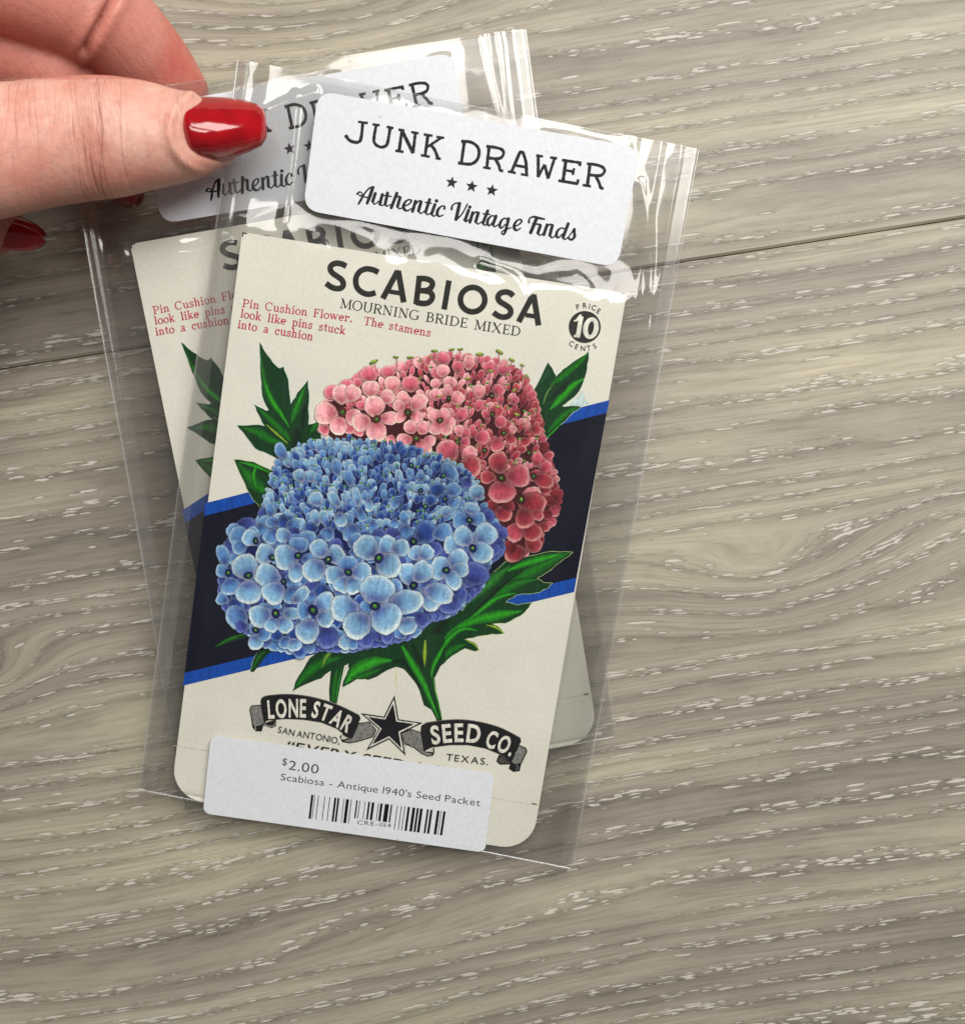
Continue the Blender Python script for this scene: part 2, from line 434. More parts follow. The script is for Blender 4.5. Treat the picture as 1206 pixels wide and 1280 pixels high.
# ================================================================== FLOOR (vinyl planks)
SEAM_A = math.atan2(0.157, 1.0)            # planks run up to the right by about 9 degrees
_sx, _sy = (600 - 603) * H / F, (640 - 367) * H / F
ux = Vector((math.cos(SEAM_A), math.sin(SEAM_A), 0)); uy = Vector((-math.sin(SEAM_A), math.cos(SEAM_A), 0))
SEAM_O = Vector((_sx, _sy, 0))
def plank_xy(u, v):
    p = at(u, v, 0) - SEAM_O
    return (p.dot(ux), p.dot(uy))
def wob(x, y, seed, n=7, lx=0.09, ly=0.02):
    r = np.random.default_rng(seed); o = 0
    for i in range(n):
        k = 1.45 ** i
        a, b, p, q = r.normal(0, 1), r.normal(0, 1), r.uniform(0, 6.28), r.uniform(0.6, 1.0)
        o = o + q / k * np.sin(x / lx * k * (0.6 + 0.4 * abs(a)) + y / ly * k * b * 0.6 + p)
    return o
def m_floor():
    m, nt, out = mat('limed_oak_vinyl')
    at1 = N(nt, 'ShaderNodeAttribute', _attribute_name='grain')       # x along, y ring number, z tone
    sep = N(nt, 'ShaderNodeSeparateXYZ'); LK(nt, at1.outputs['Vector'], sep.inputs[0])
    s, f, tone = sep.outputs
    tc = N(nt, 'ShaderNodeTexCoord').outputs['Object']
    def vec(kx, ky, z=0.0):
        c = N(nt, 'ShaderNodeCombineXYZ'); LK(nt, math_(nt, 'MULTIPLY', s, kx), c.inputs[0]); LK(nt, math_(nt, 'MULTIPLY', f, ky), c.inputs[1]); c.inputs[2].default_value = z
        return c.outputs[0]
    # jitter of the ring lines
    j = noise(nt, vec(45, 0.7, 3.1), 1.0, 3)
    fj = math_(nt, 'ADD', f, math_(nt, 'MULTIPLY', math_(nt, 'SUBTRACT', j.outputs[0], 0.5), 0.9))
    fr = math_(nt, 'FRACT', fj)
    # dark late-wood just before the ring line, pores on the line
    late = ramp(nt, fr, [(0.0, g(0.74)), (0.08, g(0.95)), (0.45, g(1.05)), (0.66, g(0.97)), (0.90, g(0.79)), (1.0, g(0.71))])
    band = ramp(nt, fr, [(0.0, g(0.75)), (0.10, g(1.0)), (0.20, g(0.70)), (0.34, g(0.0)), (0.86, g(0.0)), (0.95, g(0.6)), (1.0, g(0.75))])
    fine = noise(nt, vec(55, 9.0), 1.0, 4, 0.6)
    fine2 = noise(nt, vec(300, 42.0), 1.0, 3, 0.6)
    broad = noise(nt, vec(9, 0.33, 8.0), 1.0, 2)
    base = ramp(nt, broad.outputs[0], [(0.32, srgb(140, 132, 121)), (0.5, srgb(158, 150, 136)), (0.68, srgb(177, 170, 150))])
    c = mixc(nt, 1.0, base, late, 'MULTIPLY')
    c = mixc(nt, 1.0, c, ramp(nt, fine.outputs[0], [(0.25, g(0.68)), (0.5, g(0.98)), (0.75, g(1.16))]), 'MULTIPLY')
    c = mixc(nt, 1.0, c, ramp(nt, fine2.outputs[0], [(0.3, g(0.92)), (0.7, g(1.07))]), 'MULTIPLY')
    tn = ramp(nt, tone, [(0.0, (0.74, 0.735, 0.74)), (0.5, (0.96, 0.955, 0.95)), (1.0, (1.14, 1.13, 1.07))])
    c = mixc(nt, 1.0, c, tn, 'MULTIPLY')
    # limed pores: short bright dashes that follow the rings
    clump = noise(nt, vec(20, 0.62, 9.0), 1.0, 2)
    cl = ramp(nt, clump.outputs[0], [(0.36, g(0.25)), (0.62, g(1.0))])
    prob = math_(nt, 'ADD', math_(nt, 'MULTIPLY', math_(nt, 'MULTIPLY', band, cl), 0.80), 0.010)
    at2 = N(nt, 'ShaderNodeAttribute', _attribute_name='across')      # metres across the plank, bent a little with the rings
    def vecp(kx, ky, z=0.0):
        c_ = N(nt, 'ShaderNodeCombineXYZ'); LK(nt, math_(nt, 'MULTIPLY', s, kx), c_.inputs[0]); LK(nt, math_(nt, 'MULTIPLY', at2.outputs['Fac'], ky), c_.inputs[1]); c_.inputs[2].default_value = z
        return c_.outputs[0]
    wj = noise(nt, vecp(900, 5200, 2.0), 1.0, 2, 0.6)
    def dashes(kx, ky, z, p_scale):
        vo = N(nt, 'ShaderNodeTexVoronoi'); vo.inputs['Scale'].default_value = 1.0; LK(nt, vecp(kx, ky, z), vo.inputs['Vector'])
        sc3 = N(nt, 'ShaderNodeSeparateColor'); LK(nt, vo.outputs['Color'], sc3.inputs[0])
        on = math_(nt, 'LESS_THAN', sc3.outputs[0], math_(nt, 'MULTIPLY', prob, p_scale))
        size = math_(nt, 'ADD', math_(nt, 'MULTIPLY', sc3.outputs[1], 0.22), 0.19)
        d_ = math_(nt, 'SUBTRACT', math_(nt, 'ADD', vo.outputs['Distance'], math_(nt, 'MULTIPLY', math_(nt, 'SUBTRACT', wj.outputs[0], 0.5), 0.35)), size)
        return math_(nt, 'MULTIPLY', ramp(nt, d_, [(0.0, g(1.0)), (0.11, g(0.0))]), on), math_(nt, 'MULTIPLY', ramp(nt, d_, [(0.10, g(1.0)), (0.36, g(0.0))]), on)
    a1_, r1_ = dashes(190, 1850, 0.0, 0.85); a2_, r2_ = dashes(330, 2500, 3.3, 0.85); a3_, r3_ = dashes(130, 2300, 6.1, 0.5)
    pore = math_(nt, 'MAXIMUM', math_(nt, 'MAXIMUM', a1_, a2_), a3_)
    rimv = math_(nt, 'MAXIMUM', math_(nt, 'MAXIMUM', r1_, r2_), r3_)
    c = mixc(nt, 1.0, c, ramp(nt, rimv, [(0.0, g(1.0)), (1.0, g(0.70))]), 'MULTIPLY')
    pf = math_(nt, 'MULTIPLY', pore, 0.72)
    c = mixc(nt, pf, c, srgb(218, 212, 202))
    b = N(nt, 'ShaderNodeBsdfPrincipled')
    b.inputs['Specular IOR Level'].default_value = 0.35
    LK(nt, ramp(nt, pore, [(0, g(0.50)), (1, g(0.66))]), b.inputs['Roughness'])
    LK(nt, c, b.inputs['Base Color'])
    hgt = math_(nt, 'SUBTRACT', math_(nt, 'MULTIPLY', fine.outputs[0], 0.5), math_(nt, 'MULTIPLY', pore, 0.55))
    bp = N(nt, 'ShaderNodeBump', Strength=0.55, Distance=0.00025); LK(nt, hgt, bp.inputs['Height'])
    LK(nt, bp.outputs[0], b.inputs['Normal']); LK(nt, b.outputs[0], out.inputs[0])
    return m
M_FLOOR = m_floor()
m_, nt_, o_ = mat('dark_underlay'); b_ = N(nt_, 'ShaderNodeBsdfPrincipled', Roughness=0.8)
t_ = N(nt_, 'ShaderNodeTexCoord').outputs['Object']
LK(nt_, ramp(nt_, noise(nt_, t_, 300).outputs[0], [(0.3, g(0.02)), (0.7, g(0.045))]), b_.inputs['Base Color']); LK(nt_, b_.outputs[0], o_.inputs[0])
M_UNDER = m_
bumps = []
for (u, v, su, sv, A) in ((960, 725, 0.024, 0.0085, 1.75), (1250, 650, 0.022, 0.008, -1.3),
                          (-40, 850, 0.016, 0.0080, 2.2), (400, -20, 0.032, 0.011, 3.2)):
    x, y = plank_xy(u, v); bumps.append((x, y, su, sv, A))
def grain_field(x, y, seed):
    f = y / 0.0053 + 0.16 * wob(x, y, seed, 5, 0.20, 0.14) + 0.045 * wob(x, y, seed + 50, 4, 0.04, 0.02)
    # the rings steepen towards the lower left, as plain-sawn oak does
    f = f + 0.45 * np.sin(f * 0.73 + seed) + 0.22 * np.sin(f * 1.9) - 0.3 * np.exp(-((x + 0.05) / 0.09) ** 2) * np.clip(-y / 0.08, 0, 1.6) * (x + 0.02) / 0.03
    for bx, by, sx, sy, A in bumps:
        f = f + A * np.exp(-((x - bx) / sx) ** 2 - ((y - by) / sy) ** 2)
    tone = 0.5 + 0.22 * wob(x, y, seed + 9, 5, 0.07, 0.02)
    return f, tone
floor = mesh_obj('floor', [(-1.2, -1.0, -0.0052), (1.2, -1.0, -0.0052), (1.2, 1.0, -0.0052), (-1.2, 1.0, -0.0052)], [(0, 1, 2, 3)], M_UNDER)
floor['kind'] = 'structure'
floor['label'] = 'greyish beige limed oak plank floor'
PW, PL, BV = 0.182, 1.22, 0.0005
def plank(row, x0, seed, nx, ny):
    y0 = row * PW + 0.00012; y1 = (row + 1) * PW - 0.00012; x1 = x0 + PL - 0.0003
    xs = np.concatenate([[x0], np.linspace(x0 + BV, x1 - BV, nx), [x1]])
    ys = np.concatenate([[y0, y0], np.linspace(y0 + BV, y1 - BV, ny), [y1, y1]])
    XX, YY = np.meshgrid(xs, ys); ZZ = np.zeros_like(XX)
    ZZ[0, :] = -0.005; ZZ[-1, :] = -0.005; ZZ[1, :] = -0.00045; ZZ[-2, :] = -0.00045; ZZ[:, 0] = -0.0009; ZZ[:, -1] = -0.0009
    W = XX[..., None] * np.array(ux) + YY[..., None] * np.array(uy) + np.array(SEAM_O)
    W[..., 2] = ZZ
    ny_, nx_ = XX.shape
    idx = np.arange(ny_ * nx_).reshape(ny_, nx_)
    q = np.stack([idx[:-1, :-1], idx[:-1, 1:], idx[1:, 1:], idx[1:, :-1]], -1).reshape(-1, 4)
    me = bpy.data.meshes.new('plank')
    me.from_pydata(W.reshape(-1, 3).tolist(), [], q.tolist())
    f, t = grain_field(XX, YY, seed)
    a = me.attributes.new('grain', 'FLOAT_VECTOR', 'POINT')
    a.data.foreach_set('vector', np.stack([XX, f, t], -1).reshape(-1, 3).astype(np.float32).ravel())
    a_ = me.attributes.new('across', 'FLOAT', 'POINT')
    a_.data.foreach_set('value', (YY + 0.55 * (f * 0.0053 - YY)).astype(np.float32).ravel())
    me.materials.append(M_FLOOR); me.update()
    o = bpy.data.objects.new('plank', me); return link(o, floor)
for row, xs, seed, big in ((0, (-0.47,), 21, 1), (-1, (-0.71,), 33, 1), (1, (-1.05, 0.17), 40, 0), (-2, (-0.35,), 47, 0), (0, (-1.69, 0.75), 52, 0), (-1, (0.51,), 55, 0)):
    for x0 in xs:
        plank(row, x0, seed, 520 if big else 150, 84 if big else 30)

# ================================================================== PRINTED ARTWORK OF THE SEED PACKET
def C(r, g_, b, k=1.12): return srgb(r, g_, b, k)
# --- card outline in local coordinates
CW = L(783, 367)[0]
CY = L(217, 930)[1]            # registration marks
CBOT = CY - 0.0115
def rounded(x0, y0, x1, y1, r, n=8, only=None):
    pts = []
    for (cx_, cy_, a0, k) in ((x0, y0, 180, 0), (x1, y0, 270, 1), (x1, y1, 0, 2), (x0, y1, 90, 3)):
        rr = r if (only is None or k in only) else 0.0
        if rr == 0: pts.append((cx_, cy_)); continue
        ox = cx_ + (rr if k in (0, 3) else -rr); oy = cy_ + (rr if k in (0, 1) else -rr)
        for i in range(n + 1):
            a = math.radians(a0 + 90 * i / n); pts.append((ox + rr * math.cos(a), oy + rr * math.sin(a)))
    return pts
def slab(name, outline, z0, z1, material, parent, bow=None):
    n = len(outline)
    v = [(x, y, z0) for x, y in outline] + [(x, y, z1) for x, y in outline]
    f = [tuple(range(n, 2 * n)), tuple(reversed(range(n)))]
    f += [(i, (i + 1) % n, (i + 1) % n + n, i + n) for i in range(n)]
    return mesh_obj(name, v, f, material, parent)

P = Print(0.00004, 2.5e-7)
NAVY, BLUE = C(4, 6, 30), C(8, 70, 162)
P.poly([(256.6, 629), (761.5, 500), (758, 516), (255.2, 645)], BLUE)
P.poly([(255.2, 645), (758, 516), (720.6, 722), (231.2, 841)], NAVY)
P.poly([(231.2, 841), (720.6, 722), (717.4, 740), (229.0, 857)], BLUE)
# fold line and slightly toned flap under the registration marks
P.poly([(217.6, 931), (671.6, 1006), (671.5, 1007), (217.6, 932)], C(206, 200, 180))

# --- leaves
DG, MG, LG, YG, VD = C(6, 54, 22), C(20, 112, 18), C(40, 158, 24), C(150, 185, 50), C(4, 26, 12)
Z4 = zoom(250, 420, 4.925); Z8 = zoom(660, 420, 9.146); Z5 = zoom(540, 640, 5.332); Z6 = zoom(340, 800, 5.48); ZA = zoom(260, 660, 6.03); ZB_ = zoom(440, 640, 6.03)
ZC = zoom(380, 430, 6.7); ZD = zoom(540, 430, 6.7); ZE = zoom(540, 560, 6.7)
def leaf(z, outline, veins=(), base=DG, halo=None):
    pts = zl(z, outline)
    if halo: P.stroke(pts + [pts[0]], 0.9, halo)
    P.poly(pts, base)
    for path, w, cc in veins:
        P.stroke(zl(z, path), [x * 1.3 for x in w], cc, smooth=5, edge=base)
def rough(pts, amp, n=3, seed=1):
    r = random.Random(seed); out = []
    for i in range(len(pts)):
        a, b = pts[i], pts[(i + 1) % len(pts)]
        for k in range(n):
            t = k / n
            out.append((a[0] + (b[0] - a[0]) * t + r.uniform(-amp, amp) * (k > 0), a[1] + (b[1] - a[1]) * t + r.uniform(-amp, amp) * (k > 0)))
    return out
leaf(Z4, rough([(368, 40), (400, 95), (450, 165), (495, 200), (515, 188), (545, 270), (560, 420), (600, 350), (665, 272), (672, 400), (668, 545), (735, 530), (748, 640), (700, 720), (600, 790), (520, 775), (420, 725), (340, 690), (280, 610), (230, 550), (330, 547), (400, 555), (360, 480), (335, 422), (410, 462), (425, 455), (385, 370), (376, 200)], 4),
     [([(375, 110), (395, 260), (440, 400), (520, 500)], [0.6, 6, 8, 1], MG), ([(395, 270), (440, 390), (500, 480), (550, 560)], [1, 6, 5, 1], LG),
      ([(500, 220), (520, 320), (545, 420)], [0.6, 7, 1], C(12, 50, 34)), ([(560, 540), (600, 430), (655, 300)], [1, 10, 0.6], MG), ([(575, 470), (610, 400), (640, 330)], [1, 4, 0.6], LG),
      ([(630, 600), (640, 480), (662, 400)], [1, 7, 1], VD), ([(260, 565), (350, 590), (440, 640), (520, 660)], [0.6, 10, 9, 1], MG),
      ([(410, 545), (460, 590), (540, 660)], [0.7, 3, 1.5], YG), ([(360, 445), (430, 510), (520, 600), (560, 650)], [1, 7, 8, 1], MG),
      ([(560, 700), (600, 640), (600, 560)], [2, 14, 2], VD), ([(680, 600), (705, 560), (728, 542)], [1, 6, 0.6], MG)], halo=C(170, 205, 190))
leaf(Z4, rough([(213, 760), (330, 775), (470, 845), (490, 900), (440, 1000), (400, 1080), (330, 1010), (290, 940), (250, 850)], 3, 3, 2),
     [([(235, 780), (300, 860), (360, 930), (420, 960)], [1, 12, 14, 2], MG), ([(240, 775), (340, 800), (450, 850)], [0.6, 4, 1], LG), ([(350, 940), (330, 860), (350, 800)], [1, 5, 1], LG)], halo=C(170, 200, 120))
leaf(Z8, rough([(228, 300), (290, 400), (318, 465), (400, 380), (560, 290), (690, 175), (692, 260), (655, 450), (625, 540), (560, 660), (440, 760), (390, 806), (540, 800), (600, 815), (520, 865), (430, 965), (280, 1090), (180, 1220), (110, 1180), (0, 900), (30, 680), (130, 500)], 5, 3, 3),
     [([(680, 200), (560, 330), (380, 470), (250, 560)], [0.6, 9, 8, 1], MG), ([(640, 300), (560, 420), (420, 560), (260, 760)], [1, 7, 5, 1], DG),
      ([(645, 480), (520, 560), (380, 700), (250, 840)], [0.6, 7, 9, 2], LG), ([(480, 500), (380, 600), (230, 740)], [1, 8, 1], VD),
      ([(290, 560), (220, 640), (170, 780)], [0.5, 1.6, 0.6], C(120, 160, 90)), ([(580, 820), (470, 860), (330, 980), (220, 1100)], [0.6, 6, 8, 1], MG),
      ([(400, 980), (300, 1080), (200, 1180)], [0.5, 2, 0.6], LG), ([(230, 340), (220, 420), (120, 560)], [0.6, 8, 2], C(20, 70, 38))], halo=C(190, 215, 190))
P.poly(zl(Z8, [(620, 620), (560, 700), (440, 800), (520, 790), (600, 805), (700, 770), (640, 700)]), C(196, 216, 214))
leaf(Z5, rough([(150, 560), (200, 660), (350, 450), (490, 330), (640, 295), (800, 262), (935, 268), (850, 335), (790, 385), (730, 425), (700, 440), (740, 470), (800, 475), (760, 512), (700, 537), (560, 552), (490, 600), (570, 622), (665, 605), (640, 640), (590, 690), (490, 740), (400, 745), (450, 775), (480, 808), (400, 812), (300, 828), (215, 850), (270, 870), (315, 920), (290, 928), (220, 908), (120, 960), (50, 1020), (15, 1080), (0, 1150), (-60, 1150), (-120, 900), (0, 640)], 4, 3, 4),
     [([(920, 270), (780, 330), (600, 430), (450, 520)], [0.8, 12, 13, 2], MG), ([(860, 280), (740, 310), (600, 350), (480, 400)], [1, 8, 7, 1], LG),
      ([(700, 450), (560, 480), (400, 580), (250, 720)], [1, 10, 12, 2], MG), ([(640, 360), (480, 480), (330, 620), (200, 780)], [1, 3, 5, 2], VD),
      ([(520, 360), (420, 440), (330, 520), (230, 620)], [1, 12, 10, 1], C(40, 120, 40)), ([(600, 660), (430, 690), (260, 730), (120, 820), (20, 950)], [1, 12, 9, 8, 4], LG),
      ([(560, 540), (440, 570), (330, 650), (200, 760)], [1, 5, 5, 1], LG), ([(300, 790), (200, 780), (110, 850), (40, 960), (-10, 1100)], [1, 5, 6, 6, 3], LG),
      ([(360, 752), (430, 770), (472, 806)], [0.6, 3.4, 0.6], YG), ([(225, 855), (280, 880), (310, 918)], [0.6, 2.6, 0.6], YG), ([(230, 880), (150, 910), (60, 980), (0, 1080)], [1, 8, 9, 2], MG),
      ([(140, 620), (60, 760), (-20, 900), (-60, 1050)], [2, 16, 16, 2], VD)], halo=C(180, 205, 130))
leaf(Z6, rough([(1180, -40), (1190, 150), (1140, 195), (1112, 245), (1120, 330), (1145, 440), (1165, 548), (1128, 552), (1090, 475), (1040, 445), (1010, 345), (960, 245), (900, 197), (850, 183), (790, 206), (720, 250), (660, 272), (590, 262), (530, 300), (485, 325), (490, 280), (530, 205), (520, 165), (460, 195), (400, 212), (340, 262), (270, 287), (190, 322), (140, 355), (160, 290), (215, 200), (260, 122), (370, 40), (600, -40)], 4, 2, 5),
     [([(1130, 60), (1120, 150), (1090, 260)], [14, 12, 6], DG), ([(160, 330), (230, 240), (340, 160), (470, 120)], [0.7, 10, 11, 2], MG), ([(345, 190), (370, 120), (430, 50)], [0.6, 5, 2], C(110, 165, 50)),
      ([(500, 300), (580, 210), (700, 150), (820, 140)], [1, 15, 12, 2], LG), ([(540, 260), (640, 240), (740, 200)], [1, 7, 1], MG), ([(820, 150), (900, 150), (960, 220), (1020, 330)], [1, 9, 8, 2], VD),
      ([(890, 40), (960, 160), (1040, 300), (1100, 430), (1140, 540)], [3, 8, 7, 6, 2], LG), ([(1050, 0), (1045, 100), (1040, 200)], [2, 5, 1], YG), ([(1190, 20), (1110, 170), (1090, 260)], [3, 5, 1], LG),
      ([(960, 20), (1000, 120), (1040, 200)], [3, 9, 2], VD), ([(1075, 210), (1085, 330), (1120, 440), (1150, 545)], [1, 4, 3, 1], DG), ([(1106, 250), (1114, 330), (1140, 430), (1158, 530)], [0.5, 1.4, 1.2, 0.5], C(90, 190, 40))])
leaf(Z6, [(405, 195), (500, 160), (470, 300), (445, 437), (395, 418), (392, 340)], [([(450, 200), (430, 300), (418, 420)], [2, 6, 3], MG), ([(480, 190), (455, 310), (436, 430)], [0.5, 2, 0.6], LG)])
P.stroke(zl(Z6, [(525, 160), (500, 220), (478, 320)]), [0.6, 1.6, 0.5], C(205, 205, 190), smooth=4)
P.stroke(zl(Z6, [(852, 190), (850, 260), (860, 330)]), [0.8, 1.2, 0.4], C(214, 204, 140), smooth=4)
leaf(ZA, [(42, 902), (120, 840), (240, 800), (335, 765), (325, 815), (200, 850), (100, 885)], [([(60, 895), (160, 840), (310, 785)], [0.6, 4, 1], MG)], base=C(10, 48, 20))
leaf(ZA, [(322, 1082), (345, 985), (380, 930), (545, 885), (440, 960), (375, 1050), (345, 1085)], [([(335, 1070), (380, 980), (430, 930)], [0.6, 4, 1], MG), ([(322, 1080), (340, 1000), (372, 940)], [0.5, 1.6, 0.5], C(120, 160, 140))], base=C(10, 48, 20))

# --- petals
def petal(f, cx, cy_, rx, ry, base, tone, rng, notch=None, z=None):
    """petal centred at cx,cy in zoom units, rx across / ry towards the outer end, base = floret centre"""
    dx, dy = base[0] - cx, base[1] - cy_
    a = math.atan2(dy, dx)
    outl, rimc, body, dark, deep = tone
    NA = 18; rings = (0.0, 0.34, 0.6, 0.78, 0.9, 0.965, 1.0)
    ph = rng.uniform(0, 6.28); wv = rng.uniform(0.02, 0.05); nn = rng.uniform(0.05, 0.16) if notch is None else notch
    lightdir = rng.uniform(0.2, 0.9)
    v = []; cc = []
    jit = rng.uniform(-0.10, 0.10)
    for ri, r in enumerate(rings):
        for i in range(NA if ri else 1):
            t = 2 * math.pi * i / NA                     # t = 0 points to the base
            k = 1 + wv * math.sin(3 * t + ph) + 0.03 * math.sin(7 * t + ph * 2)
            if math.cos(t) < -0.85: k -= nn * (abs(math.cos(t)) - 0.85) / 0.15
            narrow = 1 - 0.32 * max(0, math.cos(t)) ** 2
            lx = ry * r * k * math.cos(t) * (1.12 if math.cos(t) > 0 else 1.0); ly = rx * r * k * math.sin(t) * narrow
            px = cx + lx * math.cos(a) - ly * math.sin(a); py = cy_ + lx * math.sin(a) + ly * math.cos(a)
            v.append(f(px, py))
            toward = (lx / ry)                              # 1 at the base
            w = min(1, max(0, (toward + 0.15) / 0.95)); w = w * w * (3 - 2 * w)
            col = [b_ + (d_ - b_) * w for b_, d_ in zip(body, dark)]
            streak = 1 + 0.10 * math.sin(t * 9 + ph * 3) * r + jit
            rimw = max(0, (r - 0.45) / 0.5) ** 1.5 * (0.38 + 0.72 * max(0, -toward)) * (0.55 + 0.45 * max(0, (py - cy_) / max(rx, ry)) + 0.25)
            rimw = min(1, rimw)
            col = [c_ * streak + (r_ - c_ * streak) * rimw for c_, r_ in zip(col, rimc)]
            fx_, fy_ = v[-1]
            if tone[0][0] > tone[0][2]:
                q_ = min(1, max(0, (fx_ - 455) / 230 * 0.75 + (fy_ - 490) / 190 * 0.35)); kk = 1.12 - 0.58 * q_
                col = [col[0] * (kk + 0.10 * q_), col[1] * kk * (1 - 0.22 * q_), col[2] * kk * (1 - 0.15 * q_)]
                if rimw > 0.45 and q_ > 0.4: col = [c_ + 0.30 * (r_ - c_) for c_, r_ in zip(col, rimc)]
            else:
                q_ = min(1, max(0, (fx_ - 420) / 200)) * min(1, max(0, (670 - fy_) / 90)); lo_ = min(1, max(0, (fy_ - 660) / 90)) * min(1, max(0, (600 - fx_) / 60))
                kk = 1.0 - 0.36 * q_ + 0.14 * lo_
                col = [c_ * kk for c_ in col]
                if rimw > 0.4: col = [c_ + 0.45 * lo_ * (r_ * 1.1 - c_) for c_, r_ in zip(col, rimc)]
            if ri == 6: col = [o_ * 1.0 + c_ * 0.0 for o_, c_ in zip(outl, col)]
            if ri == 5: col = [o_ * 0.4 + c_ * 0.6 for o_, c_ in zip(outl, col)]
            cc.append(tuple(max(0, c_) for c_ in col))
    fs = [(0, 1 + (i + 1) % NA, 1 + i) for i in range(NA)]
    for ri in range(1, len(rings) - 1):
        b0 = 1 + (ri - 1) * NA; b1 = b0 + NA
        fs += [(b0 + i, b0 + (i + 1) % NA, b1 + (i + 1) % NA, b1 + i) for i in range(NA)]
    P.add(v, fs, cc)
def tone(o, r, b, d, e): return (C(*o), C(*r), C(*b), C(*d), C(*e))
BL = tone((12, 26, 84), (214, 228, 226), (118, 164, 200), (38, 54, 132), (16, 20, 72))
BM = tone((12, 24, 80), (172, 202, 220), (84, 130, 184), (24, 42, 120), (16, 20, 72))
BD = tone((10, 16, 64), (112, 130, 190), (56, 70, 142), (22, 28, 88), (14, 18, 60))
BX = tone((8, 14, 62), (130, 168, 216), (34, 64, 138), (12, 22, 78), (14, 18, 60))
PL = tone((104, 30, 46), (242, 230, 212), (232, 160, 168), (166, 54, 78), (80, 34, 34))
PM = tone((80, 20, 34), (240, 196, 190), (208, 98, 120), (130, 34, 56), (76, 30, 32))
PR = tone((62, 12, 24), (236, 180, 172), (176, 66, 82), (104, 24, 42), (60, 22, 26))
PD = tone((54, 12, 22), (186, 98, 104), (136, 50, 62), (82, 22, 34), (60, 22, 26))
GC, GL = C(50, 130, 40), C(150, 190, 60)
rg = random.Random(5)
def centre(f, c, r, deep, big=1.0):
    x, y = f(*c)
    q = rg.uniform(0.72, 0.98) * r; a_ = rg.uniform(0, 3.1)
    P.disc(x, y, r * 1.75 * big, deep, ry=r * 1.45 * big, n=14, rot=a_)
    for _ in range(5):
        t = rg.uniform(0, 6.28); P.stroke([(x, y), (x + r * 3.0 * math.cos(t), y + r * 3.0 * math.sin(t))], [1.2, 0.1], deep)
    P.disc(x, y, q, C(40, 104, 38), ry=q * rg.uniform(0.75, 1.0), n=9, rot=a_); P.disc(x + rg.uniform(-.35, .2) * q, y - 0.25 * q, q * 0.42, rg.choice([GL, C(110, 160, 60), C(90, 140, 56)]), n=7)
def floret(f, c, petals, tn, r=2.6, k=None):
    for p in petals:
        petal(f, p[0], p[1], (p[3] if len(p) > 3 else p[2]) * 1.1, p[2] * 1.1, c, p[4] if len(p) > 4 else tn, rg)
    centre(f, c, r, tn[4], 1.15)

# --- pink head
PQ = []
pink_out = [(398, 536), (396, 512), (410, 486), (430, 480), (448, 466), (470, 462), (500, 455), (530, 446), (562, 441), (600, 444), (632, 452), (655, 470), (668, 492), (676, 520), (682, 548), (690, 575), (697, 600), (702, 628), (694, 655), (680, 665), (676, 685), (650, 698), (632, 690), (620, 640), (560, 590), (480, 560), (410, 552)]
P.poly([(560 + (x - 560) * 0.95, 560 + (y - 560) * 0.955) for x, y in pink_out], C(66, 20, 28))
r_e = random.Random(78)
for i_ in range(21):
    (xa, ya), (xb, yb) = pink_out[i_], pink_out[i_ + 1]
    for k_ in range(3):
        x_ = xa + (xb - xa) * k_ / 3; y_ = ya + (yb - ya) * k_ / 3; sz_ = r_e.uniform(5.5, 8)
        petal_q = (560 + (x_ - 560) * 0.965, 560 + (y_ - 560) * 0.97, sz_ * 0.8, sz_, (560, 600), x_ > 640)
        PQ.append(petal_q)
def inside(poly, x, y):
    c = False; n = len(poly); j = n - 1
    for i in range(n):
        if (poly[i][1] > y) != (poly[j][1] > y) and x < (poly[j][0] - poly[i][0]) * (y - poly[i][1]) / (poly[j][1] - poly[i][1]) + poly[i][0]: c = not c
        j = i
    return c
ID = lambda x, y: (x, y)
def scatter(poly, n, dmin, rs):
    r = random.Random(rs); xs = [p[0] for p in poly]; ys = [p[1] for p in poly]; out = []; tries = 0
    while len(out) < n and tries < 20000:
        tries += 1
        x, y = r.uniform(min(xs), max(xs)), r.uniform(min(ys), max(ys))
        if inside(poly, x, y) and all((x - a) ** 2 + (y - b) ** 2 > dmin ** 2 for a, b in out): out.append((x, y))
    return sorted(out, key=lambda p: p[1])
def small_head(poly, n, dmin, foot, tones, sizes, stig, seed, fade=None):
    r = random.Random(seed)
    for (x, y) in scatter(poly, n, dmin, seed):
        ang = math.atan2(y - foot[1], x - foot[0]) + r.uniform(-0.55, 0.55)
        ln = r.uniform(*sizes); w = ln * r.uniform(0.32, 0.72)
        bx, by = x - math.cos(ang) * ln * 1.3, y - math.sin(ang) * ln * 1.3
        tn = tones[min(len(tones) - 1, int(r.random() * len(tones)))]
        if fade and r.random() < fade(x, y): tn = PD if (tones[-1] is PR and r.random() < 0.45) else tones[-1]
        petal(ID, x, y, w, ln, (bx, by), tn, r)
        if r.random() < stig:
            a2 = r.uniform(0, 3.14) if r.random() < 0.5 else r.uniform(-0.3, 0.3)
            sx, sy = x + r.uniform(-2, 2), y - r.uniform(2, 6)
            P.stroke([(sx, sy + 1), (sx + r.uniform(-1.5, 1.5), sy + 7)], 0.8, tn[1])
            P.disc(sx, sy, 2.9, C(36, 100, 40), ry=1.15, n=10, rot=a2); P.disc(sx - 0.2, sy - 0.4, 1.8, C(128, 178, 62), ry=0.55, n=8, rot=a2)
pink_zone = [(420, 500), (446, 472), (475, 466), (520, 452), (560, 446), (600, 448), (640, 458), (660, 480), (670, 510), (678, 545), (690, 580), (696, 612), (690, 630), (650, 600), (600, 600), (560, 560), (520, 520), (470, 500), (430, 520)]
for q_ in PQ: petal(ID, *q_[:5], r_e.choice([PR, PD, PM] if q_[5] else [PL, PM]), r_e)
